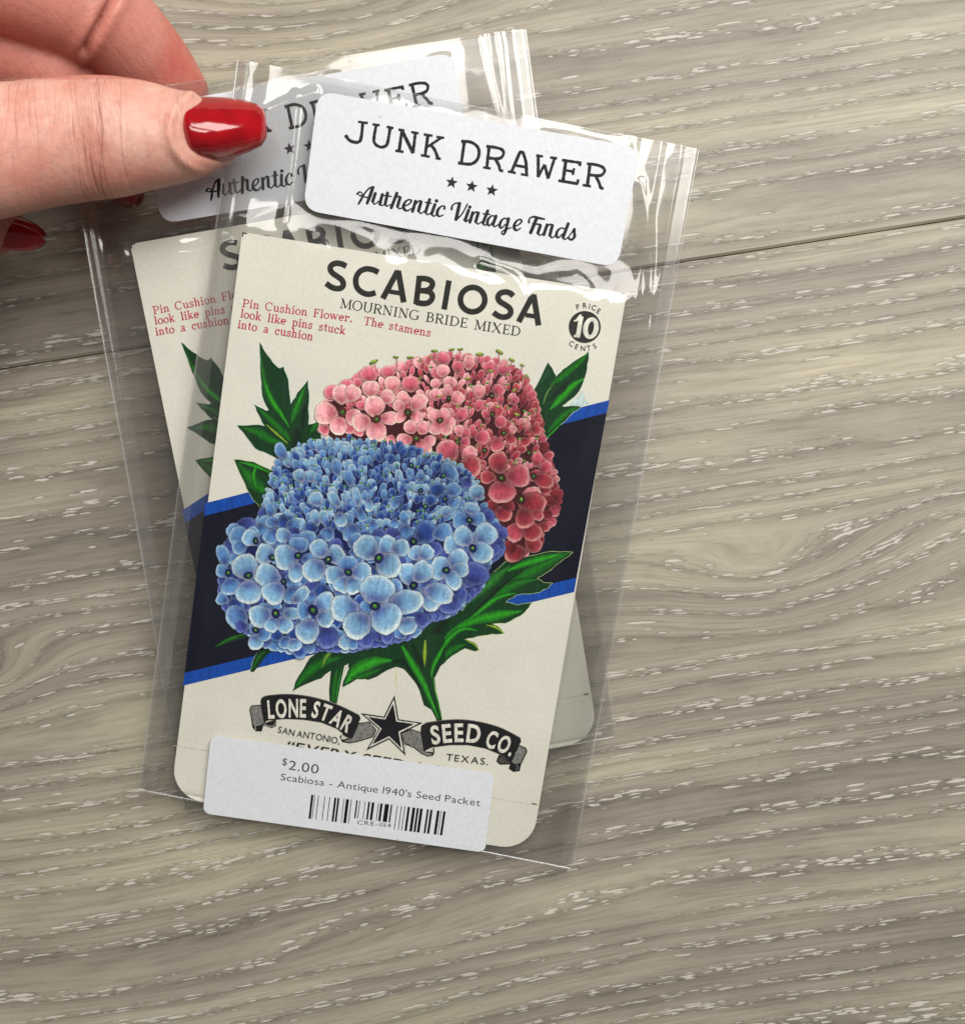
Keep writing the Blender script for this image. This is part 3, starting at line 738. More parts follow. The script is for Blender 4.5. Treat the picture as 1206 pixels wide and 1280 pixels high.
small_head(pink_zone, 330, 4.3, (560, 640), [PL, PL, PM, PM, PR, PR], (5.0, 8.4), 0.14, 3, lambda x, y: max(0, min(0.62, (x - 540) / 170 + (y - 500) / 260)))
for (x, y, rr, tn, b) in ((545, 250, 80, PM, (560, 420)), (705, 235, 62, PM, (720, 330)), (230, 400, 66, PM, (300, 520)), (360, 345, 60, PM, (360, 440)), (450, 320, 44, PM, (480, 420)),
                          (560, 370, 78, PL, (560, 480)), (740, 330, 72, PL, (760, 420)), (890, 330, 76, PM, (900, 430)), (700, 440, 68, PL, (640, 520)), (480, 510, 44, PM, (520, 600)),
                          (1130, 240, 70, PM, (1150, 330)), (1160, 130, 70, PM, (1150, 240)), (1100, 330, 46, PL, (1120, 400)), (1100, 420, 55, PL, (1110, 520)), (170, 720, 50, PM, (230, 640)), (720, 810, 50, PL, (760, 740)), (380, 700, 60, PM, (440, 640)), (460, 730, 50, PM, (500, 660))):
    petal(ZC, x, y, rr, rr * 0.95, b, tn, rg)
floret(ZC, (325, 570), [(310, 415, 80, 66), (410, 410, 72, 66), (180, 580, 90, 92), (290, 690, 72, 72), (415, 610, 60, 70)], PL, 3.0)
floret(ZC, (610, 630), [(590, 515, 84, 82), (475, 655, 74, 76), (610, 735, 84, 82), (720, 620, 76, 54)], PL, 3.0)
floret(ZC, (870, 575), [(830, 445, 54, 48), (795, 515, 52, 48), (962, 485, 80, 62), (805, 612, 52, 44), (950, 612, 52, 50)], PL, 3.0)
floret(ZC, (940, 790), [(890, 692, 56, 54), (1000, 698, 56, 54), (835, 808, 64, 58), (1000, 870, 72, 64), (1058, 808, 48, 44)], PL, 3.0)
floret(ZC, (1140, 640), [(1095, 600, 58, 54), (1175, 585, 52, 50), (1100, 705, 58, 54), (1190, 710, 56, 52), (1225, 655, 48, 42)], PL, 2.4)
for (x, y, rx, ry, b, tn) in ((270, 740, 56, 50, (240, 830), PM), (225, 720, 44, 50, (240, 830), PL), (280, 820, 45, 44, (225, 830), PM), (425, 780, 62, 66, (330, 800), PM), (250, 590, 50, 66, (190, 690), PM), (215, 450, 60, 62, (150, 520), PL), (395, 510, 40, 54, (370, 590), PM), (395, 390, 55, 60, (380, 480), PL), (90, 120, 66, 60, (90, 240), PM), (90, 220, 62, 55, (90, 300), PL), (220, 190, 54, 56, (210, 270), PM), (310, 150, 52, 66, (300, 240), PL), (480, 190, 58, 50, (490, 270), PM), (590, 215, 52, 46, (600, 290), PM), (560, 385, 54, 50, (500, 430), PM), (545, 560, 55, 60, (500, 590), PR), (575, 650, 54, 52, (520, 720), PM), (150, 320, 64, 52, (140, 430), PL), (130, 385, 40, 56, (140, 460), PL), (450, 590, 34, 50, (490, 650), PM), (690, 470, 40, 42, (650, 530), PM), (660, 800, 46, 56, (620, 730), PR), (780, 820, 50, 40, (740, 750), PR), (545, 850, 62, 60, (520, 760), PM), (870, 720, 48, 52, (820, 700), PR)):
    petal(ZD, x, y, rx, ry, b, tn, rg)
for p in ((215, 820), (500, 435), (505, 590), (600, 745), (440, 890), (810, 910), (140, 455)): centre(ZD, p, 2.2, PR[4])
floret(ZE, (215, 140), [(130, 20, 92, 88, PM), (315, 45, 66, 60, PL), (325, 150, 90, 84, PR)], PR, 3.0)
floret(ZE, (850, 235), [(880, 90, 60, 40, PM), (950, 160, 62, 46, PM), (935, 270, 88, 60, PR)], PR, 2.4)
floret(ZE, (1010, 470), [(1045, 390, 56, 50, PD), (1020, 530, 50, 42, PM), (970, 440, 52, 40, PD), (960, 560, 40, 44, PD)], PD, 0.3)
floret(ZE, (760, 860), [(690, 880, 90, 70, PR), (850, 800, 66, 74, PR), (650, 830, 55, 60, PD)], PR, 0.3)
floret(ZE, (750, 640), [(690, 705, 84, 72, PM), (838, 700, 84, 76, PR)], PR, 0.3)
floret(ZE, (540, 520), [(600, 550, 70, 62, PR), (500, 480, 50, 52, PD), (640, 480, 50, 50, PD)], PD, 0.3)
floret(ZE, (745, 430), [(835, 400, 88, 70, PL), (840, 480, 112, 112, PR), (775, 590, 84, 78, PR), (885, 560, 52, 42, PM)], PR, 3.4)
floret(ZE, (580, 250), [(555, 115, 88, 78, PR), (725, 230, 96, 92, PM), (462, 245, 62, 52, PR), (585, 370, 88, 112, PM)], PR, 3.2)
for (x, y, a, l) in ((585, 148, -0.4, 4.6), (770, 108, 0.1, 3.0), (890, 112, 0.0, 3.4), (1093, 58, 0.1, 3.4)):
    px, py = ZC(x, y); P.stroke([(px + 1, py), (px + 4 if x < 700 else px + 2, py + 14)], 1.1, C(196, 110, 130)); P.disc(px, py, l * 1.3, C(70, 110, 30), ry=l * 0.46, rot=a); P.disc(px, py - 0.5, l * 0.95, C(160, 184, 60), ry=l * 0.22, rot=a)
for (x, y, a, l) in ((25, 55, 0.1, 3.2), (165, 45, -0.1, 3.2), (238, 42, -0.1, 3.2), (400, 84, 0.0, 4.4), (565, 65, 0.5, 4.4), (668, 132, 0.5, 3.6), (755, 176, 0.3, 2.6), (797, 268, 0.9, 2.8), (490, 225, 0.1, 3.2), (300, 290, 0.1, 3.2), (545, 525, 0.5, 3), (710, 590, 0.4, 3.6), (690, 385, -0.7, 3), (60, 435, 0.0, 3)):
    px, py = ZD(x, y); P.stroke([(px, py), (px - 1.5, py + 12)], 1.1, C(190, 96, 116)); P.disc(px, py, l * 1.2, C(80, 110, 36), ry=l * 0.45, rot=a); P.disc(px, py - 0.5, l * 0.9, C(166, 180, 66), ry=l * 0.22, rot=a)

# --- blue head
blue_out = [(345, 575), (365, 560), (395, 549), (430, 546), (470, 549), (510, 556), (545, 566), (578, 580), (600, 600), (612, 640), (630, 668), (628, 690), (606, 705), (605, 730), (580, 755), (560, 768), (535, 775), (520, 792), (480, 806), (440, 812), (400, 812), (370, 815), (330, 808), (310, 792), (290, 780), (275, 752), (275, 700), (290, 668), (325, 650), (332, 610)]
P.poly([(450 + (x - 450) * 0.955, 685 + (y - 685) * 0.95) for x, y in blue_out], C(14, 26, 84))
r_e = random.Random(77)
for i_ in range(len(blue_out)):
    (xa, ya), (xb, yb) = blue_out[i_], blue_out[(i_ + 1) % len(blue_out)]
    for k_ in range(4):
        x_ = xa + (xb - xa) * k_ / 4; y_ = ya + (yb - ya) * k_ / 4; up_ = y_ < 640; sz_ = r_e.uniform(4.5, 7) if up_ else r_e.uniform(7, 10)
        petal(ID, 450 + (x_ - 450) * 0.97, 685 + (y_ - 685) * 0.965, sz_ * (0.6 if up_ else 0.95), sz_, (450, 720), r_e.choice([BM, BM, BL] if up_ else [BM, BD, BD]), r_e)
dome = [(352, 572), (370, 561), (400, 552), (440, 549), (490, 554), (540, 568), (575, 584), (596, 606), (606, 640), (560, 650), (520, 665), (470, 668), (420, 660), (370, 655), (338, 640), (336, 612), (344, 590)]
small_head(dome, 470, 3.7, (450, 800), [BL, BL, BM, BM, BX], (5.4, 9.4), 0.13, 8, lambda x, y: 0.18 if x < 470 else 0.42)
for (x, y, rx, ry, b, tn) in ((190, 200, 46, 70, (240, 330), BM), (90, 600, 30, 60, (110, 690), BL), (180, 720, 52, 60, (200, 810), BL), (330, 760, 56, 66, (340, 860), BL), (200, 820, 46, 48, (240, 860), BL), (80, 740, 60, 62, (90, 860), BM), (455, 560, 60, 60, (470, 640), BL), (590, 560, 40, 76, (640, 640), BL), (760, 540, 36, 80, (780, 640), BL), (450, 700, 40, 66, (480, 800), BL), (640, 720, 50, 60, (620, 660), BL), (800, 690, 36, 56, (780, 640), BM), (855, 610, 34, 60, (850, 540), BL), (1050, 600, 34, 46, (1100, 560), BM), (1115, 700, 34, 56, (1120, 780), BM), (1045, 750, 34, 42, (1040, 700), BM), (885, 780, 36, 56, (880, 700), BM), (330, 385, 50, 56, (370, 470), BL), (610, 320, 44, 66, (620, 420), BM), (700, 400, 40, 70, (720, 480), BM), (540, 830, 60, 56, (560, 760), BM), (110, 640, 34, 66, (120, 740), BM)):
    petal(zoom(320, 530, 6.03), x, y, rx, ry, b, tn, rg)
ZG = zoom(480, 540, 7.5375)
for (x, y, rx, ry, b, tn) in ((620, 370, 110, 70, (560, 420), BM), (660, 540, 74, 76, (580, 630), BM), (660, 670, 56, 60, (580, 630), BM), (500, 540, 80, 74, (520, 640), BX), (580, 740, 60, 54, (600, 820), BL), (870, 560, 80, 76, (900, 660), BL), (780, 480, 50, 50, (800, 420), BD), (825, 715, 82, 58, (800, 820), BL), (700, 790, 60, 76, (800, 830), BM), (870, 830, 54, 60, (800, 830), BM), (985, 780, 66, 58, (940, 830), BD), (1110, 940, 48, 60, (1060, 1000), BD), (440, 640, 50, 60, (430, 700), BX), (350, 530, 90, 50, (350, 610), BL), (345, 410, 46, 44, (350, 480), BM)):
    petal(ZG, x, y, rx, ry, b, tn, rg)
for p in ((575, 630), (800, 820), (560, 408), (345, 550), (260, 310), (20, 910), (390, 700)): centre(ZG, p, 2.2, BX[3])
r_f = random.Random(31)
low = [(285, 665), (330, 650), (400, 660), (480, 668), (560, 655), (606, 645), (622, 680), (600, 720), (560, 760), (500, 790), (430, 800), (350, 805), (300, 770), (280, 720)]
for (x_, y_) in scatter(low, 150, 10.5, 31):
    a_ = r_f.uniform(0, 6.28); sz_ = r_f.uniform(8.5, 12.5)
    petal(ID, x_, y_, sz_ * r_f.uniform(0.75, 1.0), sz_, (x_ + 14 * math.cos(a_), y_ + 14 * math.sin(a_)), r_f.choice([BM, BM, BD, BX]), r_f)
# outer lower florets, from the back to the front
for (x, y, rx, ry, b, tn) in ((110, 530, 50, 50, (170, 560), BM), (120, 200, 50, 90, (160, 330), BM), (115, 320, 52, 60, (160, 335), BM), (240, 60, 80, 84, (365, 95), BM), (240, 140, 60, 60, (330, 100), BM), (180, 440, 88, 68, (165, 335), BM), (220, 670, 100, 84, (330, 600), BM), (250, 740, 50, 44, (330, 700), BD), (795, 415, 46, 96, (850, 330), BD), (650, 500, 90, 66, (600, 410), BM), (905, 820, 88, 96, (880, 700), BD), (1045, 850, 56, 76, (1100, 760), BL), (1150, 860, 50, 60, (1150, 760), BD), (590, 860, 60, 50, (560, 760), BM), (690, 920, 50, 70, (660, 830), BX), (655, 880, 60, 52, (640, 790), BL), (365, 860, 62, 60, (365, 765), BL), (430, 790, 66, 60, (365, 765), BM), (480, 60, 60, 70, (520, 20), BM), (570, 50, 60, 62, (605, 60), BL)):
    petal(ZA, x, y, rx, ry, b, tn, rg)
for (x, y, rx, ry, b, tn) in ((930, 460, 110, 92, (890, 560), BD), (740, 690, 96, 84, (700, 560), BD), (530, 810, 56, 66, (470, 740), BD), (270, 920, 52, 80, (270, 820), BD), (110, 950, 60, 84, (120, 830), BD), (420, 860, 74, 68, (400, 760), BL), (10, 990, 40, 50, (20, 900), BM), (1060, 290, 70, 50, (1020, 250), BD), (1130, 160, 46, 40, (1090, 220), BD)):
    petal(ZB_, x, y, rx, ry, b, tn, rg)
floret(ZA, (365, 95), [(325, 70, 64, 62)], BL, 2.4)
floret(ZA, (160, 335), [], BM, 2.6)
floret(ZA, (310, 355), [(310, 485, 84, 96), (283, 285, 92, 94)], BL, 3.0)
floret(ZA, (490, 220), [(436, 192, 74, 76)], BL, 2.6)
floret(ZA, (685, 205), [(690, 110, 72, 84, BX), (690, 120, 60, 70, BM), (592, 215, 92, 92), (668, 335, 72, 56), (770, 240, 60, 50, BM)], BL, 2.8)
floret(ZA, (908, 235), [(840, 150, 72, 66), (972, 200, 62, 78), (800, 315, 88, 84)], BL, 2.8)
floret(ZA, (575, 400), [(450, 352, 96, 82), (497, 485, 84, 86)], BL, 2.4)
floret(ZA, (700, 505), [(705, 500, 80, 46, BL)], BM, 0.1)
floret(ZA, (515, 640), [(395, 660, 84, 82), (485, 725, 62, 50), (585, 728, 66, 56), (640, 640, 68, 44)], BL, 3.2)
floret(ZA, (795, 615), [(885, 555, 84, 70), (888, 680, 68, 62), (752, 775, 90, 86), (720, 620, 46, 70, BM)], BL, 3.8)
floret(ZA, (1060, 330), [(1055, 265, 62, 74, BM), (955, 350, 74, 66), (1015, 425, 62, 66), (1100, 430, 66, 70), (1165, 325, 74, 68)], BL, 2.8)
floret(ZA, (365, 765), [], BM, 2.4)
floret(ZB_, (465, 220), [(560, 150, 92, 84, BX), (690, 150, 74, 66, BM)], BX, 2.8)
floret(ZB_, (885, 60), [(815, 60, 60, 66, BM), (950, 50, 60, 50, BM)], BX, 2.4)
floret(ZB_, (520, 350), [(480, 305, 54, 56), (560, 300, 60, 60)], BL, 0.1)
floret(ZB_, (910, 270), [(760, 245, 72, 70), (838, 180, 78, 70), (1008, 165, 88, 82), (975, 300, 92, 76)], BL, 2.9)
floret(ZB_, (710, 435), [(800, 350, 76, 72), (820, 430, 64, 56), (665, 420, 74, 88), (760, 505, 86, 56)], BL, 2.8)
floret(ZB_, (465, 550), [(425, 460, 84, 70), (535, 445, 84, 76), (600, 660, 86, 78), (660, 610, 110, 74)], BL, 3.0)
floret(ZB_, (205, 345), [(110, 265, 96, 90), (265, 245, 78, 62), (370, 265, 66, 62), (280, 400, 92, 92)], BL, 3.4)
floret(ZB_, (175, 705), [(-60, 720, 100, 96), (195, 580, 108, 130), (415, 672, 124, 88), (258, 795, 112, 118), (40, 850, 104, 100)], BL, 3.4)
P.build_art = None

# assemble one seed packet
def banner_and_logo(q):
    ZL = zoom(305, 860, 6.7); ZR = zoom(510, 880, 6.7); ZM = zoom(430, 860, 8.614)
    GY, GY2 = C(120, 120, 116), C(160, 159, 152)
    q.poly(zl(ZL, [(60, 145), (145, 138), (180, 290), (270, 262), (272, 318), (232, 336), (165, 312), (150, 364), (100, 362), (72, 330), (58, 240), (46, 185)]), BLACK)
    q.poly(zl(ZL, [(66, 152), (140, 147), (168, 285), (158, 305), (110, 300), (92, 318), (78, 300), (64, 235), (54, 188)]), GY)
    q.stroke(zl(ZL, [(170, 300), (210, 322), (258, 312), (266, 285)]), 2.2, GY, smooth=3)
    q.stroke(zl(ZL, [(100, 352), (96, 322), (118, 306), (140, 310)]), 1.0, GY2, smooth=3)
    q.poly(zl(ZL, [(960, 292), (1050, 280), (1112, 350), (1084, 412), (950, 452), (885, 464), (822, 452), (800, 405), (830, 380), (880, 425)]), BLACK)
    q.poly(zl(ZL, [(965, 300), (1046, 288), (1102, 350), (1078, 404), (950, 443), (885, 455), (832, 440), (880, 432), (915, 405)]), GY)
    q.poly(zl(ZL, [(822, 388), (868, 420), (835, 430), (812, 425)]), C(205, 203, 190))
    q.poly(zl(ZM, [(725, 440), (830, 474), (856, 610), (880, 690), (970, 640), (976, 690), (960, 728), (900, 740), (830, 706), (740, 636), (650, 606), (610, 480)]), BLACK)
    q.poly(zl(ZM, [(728, 452), (824, 484), (846, 610), (868, 690), (950, 705), (940, 722), (900, 730), (832, 694), (744, 622), (655, 592), (620, 490)]), GY)
    q.poly(zl(ZM, [(885, 665), (955, 645), (960, 690), (890, 680)]), C(205, 203, 190))
    q.poly(zl(ZR, [(925, 338), (990, 368), (999, 400), (948, 500), (934, 562), (880, 568), (842, 540), (853, 505), (770, 508), (738, 480), (760, 422), (840, 470)]), BLACK)
    q.poly(zl(ZR, [(930, 350), (984, 378), (988, 400), (938, 496), (890, 500), (868, 482), (880, 460)]), GY)
    q.poly(zl(ZR, [(770, 440), (835, 476), (860, 490), (800, 500), (752, 480)]), C(70, 70, 68))
    q.stroke(zl(ZR, [(905, 510), (922, 530), (905, 552)]), 1.2, GY, smooth=3)
    for z_, n_, x0, x1, y0, y1 in ((ZL, 60, 70, 140, 160, 290), (ZL, 90, 930, 1080, 300, 430), (ZR, 60, 890, 975, 370, 490), (ZM, 70, 640, 830, 470, 640)):
        r = random.Random(n_)
        for _ in range(n_):
            x, y = z_(r.uniform(x0, x1), r.uniform(y0, y1)); q.disc(x, y, 0.45, C(170, 169, 160) if r.random() < 0.5 else C(70, 70, 68), n=5)
    q.poly(zl(ZL, [(140, 110), (150, 82), (200, 62), (350, 50), (500, 61), (650, 93), (800, 145), (965, 225), (978, 250), (915, 410), (895, 424), (868, 410), (780, 340), (650, 287), (500, 264), (350, 257), (200, 270), (178, 285), (168, 240)]), BLACK)
    q.stroke(zl(ZL, [(150, 82), (200, 62), (350, 50), (500, 61), (650, 93), (800, 145), (965, 225)]), 0.9, C(100, 100, 98), smooth=3)
    q.poly(zl(ZR, [(106, 215), (112, 180), (150, 155), (300, 134), (450, 129), (600, 148), (750, 188), (860, 238), (940, 282), (947, 310), (872, 460), (850, 474), (760, 416), (650, 371), (500, 342), (350, 342), (200, 362), (130, 395), (120, 300)]), BLACK)
    q.stroke(zl(ZR, [(150, 155), (300, 134), (450, 129), (600, 148), (750, 188), (860, 238), (940, 282)]), 0.9, C(100, 100, 98), smooth=3)
    star = [(545, 75), (590, 335), (850, 372), (620, 485), (665, 725), (485, 550), (240, 670), (375, 440), (180, 268), (430, 305)]
    cx_, cy_ = 490, 425
    sc = lambda k: [(cx_ + (x - cx_) * k, cy_ + (y - cy_) * k) for x, y in star]
    q.poly(zl(ZM, sc(1.0)), BLACK); q.poly(zl(ZM, sc(0.87)), C(215, 213, 202)); q.poly(zl(ZM, sc(0.74)), C(16, 16, 22))
    W = C(222, 219, 208)
    text(q, 'LONE', [ZL(207, 252), ZL(380, 240), ZL(520, 241)], 21.5, W, off=0.028, gap=0.12)
    text(q, 'STAR', [ZL(562, 236), ZL(690, 277), ZL(868, 372)], 19.5, W, off=0.028, gap=0.12)
    text(q, 'SEED', [ZR(202, 334), ZR(340, 316), ZR(470, 312), ZR(598, 326)], 21.5, W, off=0.028, gap=0.12)
    text(q, 'CO.', [ZR(640, 350), ZR(740, 384), ZR(856, 434)], 20.5, W, off=0.028, gap=0.12)
def place_letters(q, s, spots, f, h, col, off=0.004, wk=0.9):
    for ch, (x, y, deg) in zip(s, spots):
        v, fa, a, b = glyph(ch, off); k = h / CAP; ca, sa = math.cos(math.radians(deg)), math.sin(math.radians(deg))
        cx_, cy_ = f(x, y); pts = []
        for gx, gy in v:
            lx = (gx - (a + b) / 2) * k * wk; ly = -(gy - CAP / 2) * k
            pts.append((cx_ + lx * ca - ly * sa, cy_ + lx * sa + ly * ca))
        q.add(pts, fa, col)

def build_packet(frame, label, group):
    t = thing('seed_packet', label, 'seed packet', frame.mw, group)
    return t
card = build_packet(FRONT, 'cream seed packet in the front sleeve, its whole pink and blue flower picture showing', 'vintage flower seed packets')
slab('paper_envelope', rounded(0, CBOT, CW, 0, 0.0066, 8, (0, 1)), -0.0006, 0.0, M_CARD, card)
P.build('flower_illustration', card)
T = Print(0.00006, 2.5e-7)
Z = zoom(400, 310, 7.54); Zb = zoom(540, 330, 7.536)
BK2 = C(40, 40, 38)
def S(z, pts, smooth=6, w=7.1): T.stroke(zl(z, pts), w, BK2, smooth=smooth)
S(Z, [(250, 172), (205, 150), (155, 143), (112, 160), (97, 195), (118, 235), (165, 268), (208, 302), (221, 345), (200, 376), (155, 382), (105, 366), (58, 332)])
S(Z, [(552, 230), (505, 207), (440, 196), (383, 217), (346, 265), (338, 325), (358, 383), (408, 423), (465, 435), (524, 420)])
S(Z, [(733, 215), (592, 476)], 0, 7.3); S(Z, [(738, 215), (790, 512)], 0, 7.3); S(Z, [(655, 410), (765, 427)], 0, 5.6)
T.poly(zl(Z, [(737, 200), (712, 245), (765, 245)]), BK2)
S(Z, [(938, 262), (906, 530)], 0)
S(Z, [(930, 286), (1000, 290), (1048, 312), (1060, 345), (1035, 385), (985, 402), (925, 396)]); S(Z, [(985, 402), (1040, 418), (1060, 460), (1035, 505), (985, 523), (905, 512)])
S(Zb, [(160, 155), (114, 428)], 0)
T.stroke(spl([Zb(382 + 115 * math.cos(a * math.pi / 8), 335 + 115 * math.sin(a * math.pi / 8)) for a in range(16)], 3, True), 7.1, BK2, closed=True)
S(Zb, [(765, 302), (735, 274), (690, 263), (642, 276), (620, 313), (638, 352), (690, 385), (732, 418), (740, 460), (713, 492), (665, 500), (618, 485), (578, 455)])
S(Zb, [(950, 290), (815, 545)], 0, 7.3); S(Zb, [(956, 288), (1002, 578)], 0, 7.3); S(Zb, [(880, 480), (985, 495)], 0, 5.6)
T.poly(zl(Zb, [(954, 272), (930, 315), (978, 315)]), BK2)
T.build('title_lettering', card)
T = Print(0.00006, 2.5e-7)
serif_text(T, 'MOURNING BRIDE MIXED', Z(185, 562), Zb(832, 682), 11.9, C(34, 34, 36), 0.75, 1.75, 0.03, 0.52)
T.build('subtitle_lettering', card)
T = Print(0.00006, 2.5e-7)
RED = C(186, 50, 76)
Zr = zoom(290, 365, 8.614)
serif_text(T, 'Pin Cushion Flower.', Zr(108, 160), (441, 402.5), 10.2, RED, 0.8, 1.55, 0.03, 0.56)
serif_text(T, 'The stamens', (454, 405.5), (538.5, 421), 10.2, RED, 0.8, 1.55, 0.03, 0.56)
serif_text(T, 'look like pins stuck', Zr(88, 270), (432, 418), 10.2, RED, 0.8, 1.55, 0.03, 0.66)
serif_text(T, 'into a cushion', Zr(60, 386), (391.5, 425.5), 10.2, RED, 0.8, 1.55, 0.03, 0.66)
T.build('blurb_lettering', card)
T = Print(0.00006, 2.5e-7)
glyph('H', 0.0); CAP = max(q[1] for q in glyph('H', 0.0)[0])
Zp = zoom(690, 365, 12.06)
cx_, cy_ = Zp(490, 527)
T.disc(cx_, cy_, 20.0, C(46, 46, 44), n=48)
Wt = C(222, 220, 208)
T.stroke(zl(Zp, [(325, 435), (370, 425), (420, 365), (440, 360)]), [1.5, 3.2, 3.6, 3], Wt, smooth=3)
T.stroke(zl(Zp, [(440, 368), (385, 675)]), 5.4, Wt); T.stroke(zl(Zp, [(325, 662), (412, 678)]), 2.4, Wt); T.stroke(zl(Zp, [(345, 652), (410, 660)]), 3.2, Wt)
T.stroke(spl([Zp(583 + 82 * math.cos(a * math.pi / 8) - 16 * math.sin(a * math.pi / 8), 545 + 133 * math.sin(a * math.pi / 8) + 0 * a) for a in range(16)], 3, True), [4.7 + 1.2 * abs(math.cos(i * math.pi * 2 / 48)) for i in range(48)], Wt, closed=True)
place_letters(T, 'PRICE', [(388, 225, -18), (492, 203, -4), (563, 213, 6), (628, 237, 16), (700, 287, 30)], Zp, 6.4, BK2, 0.012, 0.92)
place_letters(T, 'CENTS', [(290, 778, 26), (368, 825, 20), (463, 850, 4), (550, 845, -4), (640, 815, -22)], Zp, 6.2, BK2, 0.012, 0.92)
T.build('price_badge', card)
T = Print(0.00006, 2.5e-7)
banner_and_logo(T)
ZL = zoom(305, 860, 6.7); ZR = zoom(510, 880, 6.7)
text(T, 'SAN ANTONIO,', [ZL(283, 370), ZL(440, 405), ZL(640, 438), ZL(798, 470)], 7.9, C(36, 36, 38), off=0.006, gap=0.10, space=0.2)
text(T, 'TEXAS.', [ZR(318, 468), ZR(668, 510)], 8.2, C(36, 36, 38), off=0.006, gap=0.16)
text(T, '\u201cEVERY SEED A STAR\u201d', [(356, 936.5), (610, 978)], 11, C(36, 36, 38), off=0.012, gap=0.10, slant=0.3)
T.build('company_emblem', card)
for ps_, w, cc_ in (([(303.4, 296), (303.9, 291), (309, 292)], 1.5, BK2), ([(776, 366.3), (782, 367.4)], 1.8, BK2), ([(217.4, 930.6), (222.5, 931.2)], 1.4, C(90, 80, 30)), ([(664.5, 1004.2), (671, 1005.2)], 1.4, C(90, 80, 30))):
    T = Print(0.00006, 2.5e-7); T.stroke(ps_, w, cc_); T.build('registration_mark', card)

# the packet behind: the same packet again, copied with its parts
back = card.copy(); COL.objects.link(back); back.matrix_world = BACK.mw
back['label'] = 'mostly hidden cream seed packet in the rear sleeve, under the fully visible packet'
for ch in list(card.children):
    c = ch.copy(); COL.objects.link(c); c.parent = back; c.matrix_parent_inverse = Matrix.Identity(4)

